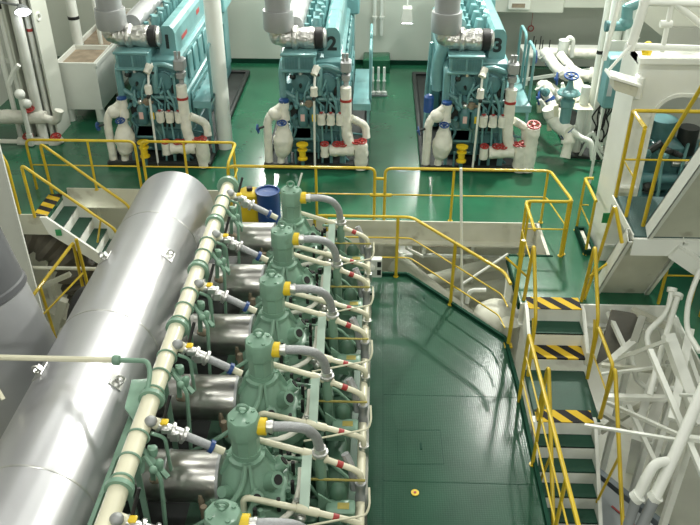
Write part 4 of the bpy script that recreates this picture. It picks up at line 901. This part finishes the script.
cs.box((cx0-.02, CY-.04, cz-.02), (XR, CY+.1, cz+.06))
struct(cs, 'wall_casing', 'white')
b = MB()
for a, c in zip(edge, edge[1:]): b.bar(a+V((0, -.01, 0)), c+V((0, -.01, 0)), .05, .03, (0, 1, 0))
struct(b, 'trim_casing_opening', 'white')
z_ = U(620, 187, Y=CY-.1).z
struct(MB().box((cx0+.02, CY-.12, z_-.1), (ox0-.03, CY, z_), .01), 'trim_casing_ledge', 'white')
struct(MB().box((cx0+.02, CY-.02, .28), (ox0+.2, CY, .32)), 'trim_casing_seam', 'white')
g_ = U(603, 218, Y=CY-.01); MB().box((g_.x-.01, CY-.012, g_.z-.09), (g_.x+.10, CY-.002, g_.z+.09)).build('exit_sign', 'sign', label='small green sign low on the corner of the white casing', cat='sign')
struct(MB().box((U(640, 150, Y=13.0).x, 13.0, 0), (XR, 13.1, cz-.06)), 'wall_casing_back', 'wallg')
# machine inside the opening
mq = thing('compressor', 'teal compressor machine inside the rounded opening of the white casing', 'machine', (ox0+.9, 12.4, 0))
b = MB().box((ox0+.15, 11.9, .1), (ox0+1.9, 12.9, .9), .05).box((ox0+.3, 11.8, .9), (ox0+.9, 12.6, 1.75), .06).box((ox0+1.0, 11.85, .9), (ox0+1.7, 12.7, 1.5), .06)
b.cyl((ox0+.6, 12.2, 1.7), (ox0+.6, 12.2, 2.05), .22); b.cyl((ox0+.2, 11.75, 1.2), (ox0+1.8, 11.75, 1.2), .09).cyl((ox0+.5, 11.7, .6), (ox0+.5, 11.95, .6), .24)
b.cyl((ox0+1.2, 11.65, .6), (ox0+1.2, 11.95, .6), .24); b.build('body', 'teald', mq)
b = MB().cyl((ox0+.25, 12.1, 1.75), (ox0+.25, 12.1, 2.1), .13).cyl((ox0+1.0, 12.1, 1.5), (ox0+1.0, 12.1, 1.95), .16).tube([(ox0+.3, 11.7, 1.0), (ox0+.1, 11.75, 1.5), (ox0+.5, 11.8, 1.8)], .06, .1); b.build('cylinder_pots', 'dark', mq)
MB().cyl((ox0+1.3, 11.75, 2.0), (ox0+1.9, 11.75, 2.15), .16).cyl((ox0+.72, 11.78, 1.45), (ox0+.98, 11.78, 1.45), .05).build('silver_pipe', 'steel', mq)
rnd3 = random.Random(8)
for k in range(22):
    q_ = V((ox0+rnd3.uniform(.15, 1.8), 11.72, rnd3.uniform(.3, 1.7))); r_ = rnd3.uniform(.04, .1)
    MB().lathe(q_, (rnd3.uniform(-.5, .5), -1, rnd3.uniform(0, .9)), [(r_*1.3, -.1), (r_*1.3, .02), (r_, .03), (r_, .12), (r_*.5, .15)], 10).build('fitting', ('teal', 'dark', 'teald', 'teal', 'steel')[k % 5], mq)
for k in range(5): MB().tube([(ox0+.2+k*.3, 11.75, .3), (ox0+.3+k*.28, 11.66, .9), (ox0+.2+k*.33, 11.7, 1.5), (ox0+.4+k*.3, 12.0, 1.75)], .03, .15).build('service_pipe', 'teal', mq)
MB().box((ox0+.82, 11.66, 1.12), (ox0+.95, 11.7, 1.2)).build('red_tag', 'red', mq)
# floodlight box on the casing corner
fb = K(627, 84, Y=11.0); ft = thing('light_box', 'white boxy floodlight bracketed to the top corner of the casing', 'lamp', fb)
MB().hexa([fb+V((-.20, -.12, -.05)), fb+V((.12, -.12, -.15)), fb+V((.12, .12, -.15)), fb+V((-.20, .12, -.05))], [fb+V((-.24, -.14, .10)), fb+V((.12, -.14, .0)), fb+V((.12, .15, .0)), fb+V((-.24, .15, .10))]).build('housing', 'beige', ft)
MB().bar(fb+V((-.30, .01, .15)), fb+V((.16, .01, .02)), .34, .035).build('cover', 'white', ft)
MB().box(fb+V((.12, -.06, -.22)), fb+V((.22, .12, .12)), .02).build('bracket', 'white', ft)
MB().cyl(fb+V((-.28, .05, .18)), fb+V((.1, .2, .62)), .022).build('stay', 'white', ft)
# white pipe guard rails above the casing
tr = thing('white_railing', 'white pipe railing on top of the white casing', 'handrail', (cx0+.3, CY, cz))
for a, c, r in (((626, 46), (705, 49), .05), ((640, 2), (705, 4), .05), ((646, -2), (630, 50), .065), ((672, 2), (662, 52), .035), ((676, 4), (705, 28), .05), ((620, -2), (604, 60), .04)):
    Y_ = CY+.1 if r != .04 else CY+1.2
    MB().cyl(K(*a, Y=Y_), K(*c, Y=Y_), r, n=10).build('bar', 'white', tr)
p = K(666, 24, Y=CY+.1); MB().cyl(p+V((-.08, 0, 0)), p+V((.08, 0, 0)), .05).build('clamp', 'white', tr)
st_ = thing('upper_stairway', 'white sloping stair stringer rising above the casing at the back right', 'stairs', (7, 12.6, cz))
MB().prism([K(640, 18, Y=13.2), K(655, -12, Y=13.2), K(760, 30, Y=13.0), K(720, 85, Y=13.0)], (0, .1, 0)).build('stringer', 'wall', st_)
MB().bar(K(664, -5, Y=12.4), K(712, 30, Y=12.4), .08, .1).build('beam', 'beige', st_)
yb = V((K(648, 46, Y=11.4).x, 11.4, cz)); MB().lathe(yb, (0, 0, 1), [(.06, 0), (.075, .05), (.07, .16), (.03, .2)], 12).build('gas_bottle', 'collar', label='small yellow bottle behind the white railing above the casing', cat='bottle')
# ------------------------------------------------------------------ right landing and its stairs
ZL = 1.5
e0 = U(634, 236, ZL); e1 = U(613, 196, ZL)
lx0 = (e0.x+e1.x)/2; ly0, ly1 = e0.y, e1.y
ld = thing('stair_landing', 'raised green checkered stair landing in front of the white casing', 'landing', (lx0+1.2, (ly0+ly1)/2, ZL-.3))
MB().box((lx0, ly0, ZL-.03), (XR-.05, ly1, ZL)).build('plate', 'grate', ld)
MB().box((lx0-.01, ly0-.05, ZL-.28), (XR-.05, ly0-.005, ZL-.02)).box((lx0-.02, ly0, ZL-.1), (lx0, ly1, ZL+.02)).build('front_beam', 'white', ld)
MB().bar((lx0+.55, ly0-.06, ZL-.18), (lx0+2.75, ly0-.62, .02), .14, .2).build('brace', 'white', ld)
for x in (lx0+2.0,): MB().box((x, ly0-.02, 0), (x+.12, ly0+.1, ZL-.05)).build('post', 'white', ld)
def flight(name, label, foot, head, w, n, rails=True):
    """steep flight rising towards the camera; closed plate underneath"""
    foot, head = V(foot), V(head); t = thing(name, label, 'stairs', foot); dv = head-foot
    wv = V((w, 0, 0)); nn = V((0, -dv.z, dv.y)).normalized(); nn = nn if nn.y < 0 else -nn
    MB().prism([foot+V((.06, 0, 0)), head+V((.06, 0, 0)), head+wv-V((.06, 0, 0)), foot+wv-V((.06, 0, 0))], nn*.02).build('under_plate', 'beige', t)
    for x in (0, w-.05):
        q = V((x, 0, 0))
        MB().prism([foot+q+nn*.06, head+q+nn*.06, head+q-nn*.16, foot+q-nn*.16], (.012, 0, 0)).prism([foot+q+nn*.06, head+q+nn*.06, head+q+nn*.045, foot+q+nn*.045], (.06, 0, 0)).prism([foot+q-nn*.16, head+q-nn*.16, head+q-nn*.145, foot+q-nn*.145], (.06, 0, 0)).build('stringer', 'white', t)
    for k in range(1, n):
        p = foot.lerp(head, k/n)
        MB().box((p.x+.05, p.y+.03, p.z-.015), (p.x+w-.05, p.y+.24, p.z+.015)).build('tread', 'tread', t)
    return t
ft0 = U(594, 289, 0); hd0 = V((ft0.x, ly0-.06, ZL-.2))
ft0 = V((ft0.x, min(ft0.y, YC+.35), 0))
flight('stairway', 'steep white stair flight with closed underside below the checkered landing', ft0, (ft0.x, ly0-.03, ZL-.02), .80, 7)
u0 = U(647, 236, ZL); ud = V((0, -.94, 1.5))
flight('stairway', 'steep white stair flight with closed underside rising from the checkered landing', (u0.x, ly0+.02, ZL), V((u0.x, ly0+.02, ZL))+ud*2.2, 1.3, 14)
# landing rails
rl = thing('railing', 'yellow railing on the far left corner of the checkered landing', 'handrail', (lx0+.03, ly1-.03, ZL))
hL = 1.35
cA = V((lx0+.03, ly1-.03, ZL)); cB = V((lx0+.03, ly1-.62, ZL)); cC = V((XR-.1, ly1-.03, ZL)); u_ = V((0, 0, hL))
MB().tube([cA, cA+u_], .029).tube([cC+u_, cA+u_, cB+u_], .029, .04).build('top_rail', 'yellow', rl)
MB().tube([cB, cB+u_*.98], .028).build('post', 'yellow', rl)
MB().tube([cC+u_*.45, cA+u_*.45, cB+u_*.45], .016).build('mid_rail', 'yellow', rl)
for x in (1.05, 1.15): MB().tube([cA+V((x, 0, 0)), cA+V((x, 0, hL))], .03).build('post', 'yellow', rl)
for x, lab in ((u0.x+.02, 'left-hand yellow handrail of the flight rising from the checkered landing'), (u0.x+.62, 'second yellow handrail of the flight rising from the checkered landing')):
    f = V((x, ly0+.28, ZL)); k = V((x, ly0+.22, ZL+1.15)); 
    handrail(lab, f, k, k+ud*1.2, k+ud*1.9)
MB().tube([U(584, 300, Y=10.0), U(597, 262, Y=9.9), U(615, 204, Y=9.5), U(622, 243, Y=9.3)], .026, .12).build('handrail', 'yellow', label='yellow handrail beside the flight below the checkered landing', cat='handrail')
p1 = U(639, 292, 0); p1 = V((p1.x+.18, YC+.08, 0))
railing('railing', 'low yellow railing on the deck edge right of the lower flight', [V((U(655, 297, 0).x, YC+.06, 0)), V((XE+.3, YC+.06, 0))], H, [], ends=(1, 1))
railing('railing', 'yellow railing along the right gangway towards the viewer', [V((XE+.35, 9.6, 0)), V((XE+.35, 5, 0))], H, [(0, .2), (0, .5)], ends=(1, 1))
# ------------------------------------------------------------------ under the bridge and lower right
bm = thing('support_post', 'white post carrying the left end of the bridge', 'post', (XB+.05, YO-.1, ZF))
MB().box((XB, YO-.15, ZF), (XB+.10, YO-.03, -.12)).build('post', 'white', bm)
pw = U(462, 305, Y=10.9); pt = U(462, 165, Y=11.1)
MB().tube([U(461, 168, Y=11.0), pw, V((pw.x+.03, 10.9, ZF))], .022).build('thin_pole', 'white', label='thin white vertical pole in front of the deck opening', cat='pole')
MB().cyl(U(461, 285, Y=10.93), U(508, 254, Y=11.15), .022, n=8).build('thin_stay', 'white', label='thin white stay from the pole up to the bridge edge', cat='bar')
mb = U(376, 267, Y=11.2)
jb = thing('signal_box', 'small bright white box with dark windows at the far end of the engine', 'box', mb)
MB().box(mb+V((-.10, -.06, -.18)), mb+V((.10, .06, .18)), .01).ball(mb+V((-.1, -.04, .02)), .09).build('body', 'white', jb)
for z in (-.12, .04): MB().box(mb+V((.02, -.068, z)), mb+V((.085, -.058, z+.1))).build('window', 'dark', jb)
# structures inside the opening
sh = thing('cable_shelf', 'white hanging cable shelf under the deck behind the opening', 'shelf', U(440, 253, Y=13.6))
y0 = 13.6
for a, c, w in (((424, 255), (505, 258), .06), ((424, 255), (425, 236), .06), ((406, 248), (406, 234), .05), ((406, 248), (424, 257), .05), ((472, 257), (474, 236), .05), ((372, 250), (372, 236), .05)): MB().bar(U(*a, Y=y0), U(*c, Y=y0), w, w).build('bar', 'white', sh)
MB().box(U(428, 247, Y=13.9), U(470, 240, Y=14.2)).build('cable', 'brown', sh)
pipe('lower_pipe', 'fat pale pipe sloping down inside the deck opening', [U(395, 262, Y=13.0), U(440, 300, Y=12.4), U(480, 330, Y=12.0)], .22, 'beige', .2)
pipe('lower_pipe', 'pale horizontal pipe low inside the deck opening', [U(415, 285, Y=13.2), U(500, 262, Y=13.4)], .14, 'beige', .1)
pipe('lower_pipe', 'pale thick pipe at the bottom of the deck opening', [U(420, 300, Y=13.0), U(520, 285, Y=13.2)], .18, 'beige', .1)
pipe('bent_pipe', 'small white pipe with a bend beside the pale dome in the opening', [U(467, 303, Y=10.9), U(469, 290, Y=10.9), U(486, 290, Y=10.9)], .035, 'white', .12)
dm = U(497, 318, Y=10.6); MB().lathe((dm.x, 10.6, ZF), (0, 0, 1), [(.40, 0), (.40, dm.z-ZF), (.38, dm.z-ZF+.1), (.28, dm.z-ZF+.2), (.12, dm.z-ZF+.25)], 24).build('dome_tank', 'beige', label='white domed tank standing below the bridge', cat='tank')
dm2 = U(507, 322, Y=9.9)
MB().cyl((dm2.x+.1, 10.1, ZF), (dm2.x+.1, 10.1, dm2.z-.15), .16, n=18).build('grey_cylinder', 'beige', label='beige cylinder beside the domed tank under the bridge stair', cat='tank')
MB().box(U(395, 290, Y=14.0), U(412, 245, Y=14.4)).build('wall_locker', 'white', label='white locker on the wall below the deck edge', cat='locker')
# grey hopper and beams under the bridge
hp_ = [U(612, 311, Y=9.5), U(643, 316, Y=9.5), U(634, 342, Y=9.4), U(596, 365, Y=9.3)]
MB().prism(hp_, (0, .04, 0)).build('hopper', 'hop', label='dark grey sloping hopper plate under the bridge', cat='hopper')
fr = thing('pipe_support_frame', 'white welded frame of beams and braces under the bridge on the right', 'frame', U(640, 430, ZF))
for a, ya, c, yc, w in (((604, 364), 9.3, (668, 340), 8.2, .09), ((608, 312), 9.6, (634, 368), 8.9, .10), ((632, 310), 9.6, (670, 328), 9.2, .14), ((643, 316), 9.4, (634, 342), 9.2, .16), ((634, 342), 9.2, (610, 362), 9.0, .16),
    ((602, 365), 9.0, (665, 372), 8.6, .10), ((602, 374), 8.8, (668, 366), 8.4, .07), ((604, 397), 8.4, (672, 398), 8.2, .12), ((655, 368), 8.8, (636, 436), 8.2, .16), ((672, 362), 8.6, (646, 440), 7.9, .22),
    ((606, 402), 8.5, (690, 440), 6.8, .08), ((585, 425), 7.4, (690, 442), 6.7, .06), ((650, 350), 8.0, (705, 480), 6.2, .10), ((628, 405), 8.3, (655, 462), 7.4, .09), ((600, 432), 8.6, (662, 392), 8.8, .12), ((600, 412), 8.7, (630, 430), 8.3, .10),
    ((668, 335), 8.4, (700, 425), 7.4, .22), ((675, 318), 8.8, (705, 402), 8.0, .10), ((680, 395), 7.4, (705, 396), 7.2, .06), ((687, 438), 6.7, (705, 440), 6.6, .10), ((690, 330), 8.6, (672, 420), 7.4, .16)):
    MB().bar(U(*a, Y=ya), U(*c, Y=yc), w*.66, w*.55).build('beam', ('white', 'white', 'beige', 'white', 'wallg')[int(a[0]+a[1]) % 5], fr)  # beige and grey mixed in to put shading into the white frame
for px_, py_, Y_ in ((668, 366, 8.4), (672, 398, 8.2), (634, 342, 9.2), (690, 441, 6.75)):
    q_ = U(px_, py_, Y=Y_); MB().box((q_.x-.04, Y_-.04, ZF), (q_.x+.04, Y_+.04, q_.z)).build('post', 'white', fr)
for a, c, w in (((640, 438), (633, 472), .22), ((650, 440), (665, 475), .10), ((672, 436), (655, 485), .06)):
    p_, q_ = U(*a, Y=8.6), U(c[0], c[1], ZF); MB().bar(p_, q_, w, .10).build('trestle_leg', 'white', fr)
pipe('bent_pipe', 'white pipe with an S bend below the bridge edge', [U(672, 290, Y=9.2), U(668, 312, Y=9.0), U(645, 334, Y=8.8), U(652, 355, Y=8.5), U(664, 385, Y=8.0)], .04, 'white', .25, flanges=(0,))
pipe('bent_pipe', 'straight white pipe with a round flange below the deck edge', [U(678, 296, Y=9.1), U(658, 362, Y=8.3), U(650, 395, Y=8.0)], .04, 'white', .1, flanges=(0,))
pipe('bent_pipe', 'white bent pipe down the edge of the right gangway', [U(700, 270, Y=9.0), U(688, 300, Y=8.8), U(686, 330, Y=8.4), U(700, 352, Y=8.0)], .036, 'white', .3)
pipe('bent_pipe', 'curved white pipe hanging among the beams', [U(630, 352, Y=9.0), U(637, 382, Y=8.8), U(652, 390, Y=8.7), U(676, 388, Y=8.6)], .036, 'white', .3)
t = thing('pipe_loop', 'pair of thick white pipes with an upside-down loop, grey towards the floor', 'pipe', U(650, 520, ZF))
Yp = 6.4
MB().tube([U(712, 368, Y=7.2), U(676, 452, Y=6.5), U(655, 497, Y=6.2)], .066, .1, 14).tube([U(672, 461, Y=6.45), U(655, 463, Y=6.4), U(646, 478, Y=6.3), U(637, 497, Y=6.2)], .058, .2, 14).build('white_pipe', 'white', t)
MB().tube([U(655, 497, Y=6.2), U(640, 530, Y=6.0)], .066, 0, 14).tube([U(637, 497, Y=6.2), U(625, 535, Y=6.0)], .058, 0, 14).build('grey_pipe', 'grey', t)
for q in (U(655, 497, Y=6.2), U(637, 497, Y=6.2)): MB().cyl(q+V((-.02, 0, -.03)), q+V((.02, 0, .03)), .085, n=14).build('coupling', 'white', t)
# grey bin
zb_ = -2.3
bp = [U(589, 459, zb_), U(680, 533, zb_), U(610, 620, zb_), U(520, 530, zb_)]
bn = thing('waste_bin', 'grey steel bin with a pale panel below the long stair', 'bin', (sum(p.x for p in bp)/4, sum(p.y for p in bp)/4, ZF))
b = MB()
ctr = sum(bp, V((0, 0, 0)))/4
for p_, q_ in zip(bp, bp[1:]+bp[:1]):
    i0 = p_+(ctr-p_)*.10; i1 = q_+(ctr-q_)*.10
    b.hexa([V((p_.x, p_.y, ZF)), V((q_.x, q_.y, ZF)), V((i1.x, i1.y, ZF)), V((i0.x, i0.y, ZF))], [p_, q_, i1, i0])
b.build('bin_wall', 'bin', bn)
MB().prism([V((p_.x, p_.y, ZF+.25))+(ctr-p_)*.13-V((0, 0, 0)) for p_ in bp], (0, 0, .05)).build('bin_floor', 'dark', bn)
i0 = bp[0]+(ctr-bp[0])*.16; i1 = bp[1]+(ctr-bp[1])*.16
pn = MB().prism([i0+V((.05, -.06, -.06)), i1+V((.02, -.06, -.06)), i1+V((-.35, -.32, -.45)), i0+V((-.25, -.4, -.45))], (0, 0, .02)).build('pale_panel', 'pad', bn)
ex = (i1-i0).normalized()
MB().bar(i0.lerp(i1, .35)+V((-.06, -.15, -.16)), i0.lerp(i1, .75)+V((-.06, -.15, -.16)), .06, .012).build('red_marking', 'red', bn, label='faded red marking on the pale panel')
# ------------------------------------------------------------------ light
sc = bpy.context.scene
w = bpy.data.worlds.new('world'); sc.world = w; w.use_nodes = True
w.node_tree.nodes['Background'].inputs['Color'].default_value = (.8, .85, .8, 1); w.node_tree.nodes['Background'].inputs['Strength'].default_value = .0
def area(name, loc, tgt, sx, sy, p, col=(1, 1, .93)):
    l = bpy.data.lights.new(name, 'AREA'); l.shape = 'RECTANGLE'; l.size = sx; l.size_y = sy; l.energy = p; l.color = col
    o = bpy.data.objects.new(name, l); C.objects.link(o); o.location = loc
    o.rotation_euler = (V(tgt)-V(loc)).to_track_quat('-Z', 'Y').to_euler(); return o
for x in (-5.5, -1.2, 3.6, 7.2):
    for y in (2.5, 8.5, 15.2, 18.8):
        area('ceiling_lamp', (x, y, 9.2), (x, y, 0), 1.3, .4, 98)
area('gallery_floodlight', (3.9, 16.8, 6.6), (2.2, 9, 0), .35, .35, 700)
area('deck_floodlight', (-2.3, 17.4, 6.4), (-2.6, 10, 0), .4, .4, 380)
area('wall_floodlight', (.65, 19.7, 5.8), (.4, 11, 0), .25, .25, 90)
for x in (-3.5, 3.5): area('front_fill', (x, -3.4, 8.6), (x*.6, 12, 0), .5, .5, 210)  # unseen fill lights, added to brighten surfaces that face the camera
area('wall_floodlight', (-2.85, 19.7, 3.1), (-2.0, 13, 0), .25, .25, 90)
area('wall_floodlight', (1.4, 19.7, 3.1), (1.0, 13, 0), .22, .22, 55)
for x in (-5, 0, 5):  # unseen fill added to light the lower level and the deck opening
    area('lower_fill', (x, 13.9, -.6), (x, 9, -3.5), 1.2, .3, 48)
area('lower_fill', (6.5, 5.5, -.6), (5.5, 7.5, -3.5), 1.0, .4, 26)
area('lower_fill', (4.6, 10.6, -.5), (4.6, 9.0, -3.5), 1.0, .4, 12)
sc.view_settings.view_transform = 'Standard'; sc.view_settings.look = 'None'; sc.view_settings.gamma = 1; sc.view_settings.use_curve_mapping = False
sc.view_settings.exposure = 0.0
sc.cycles.max_bounces = 8
sc.cycles.use_denoising = True
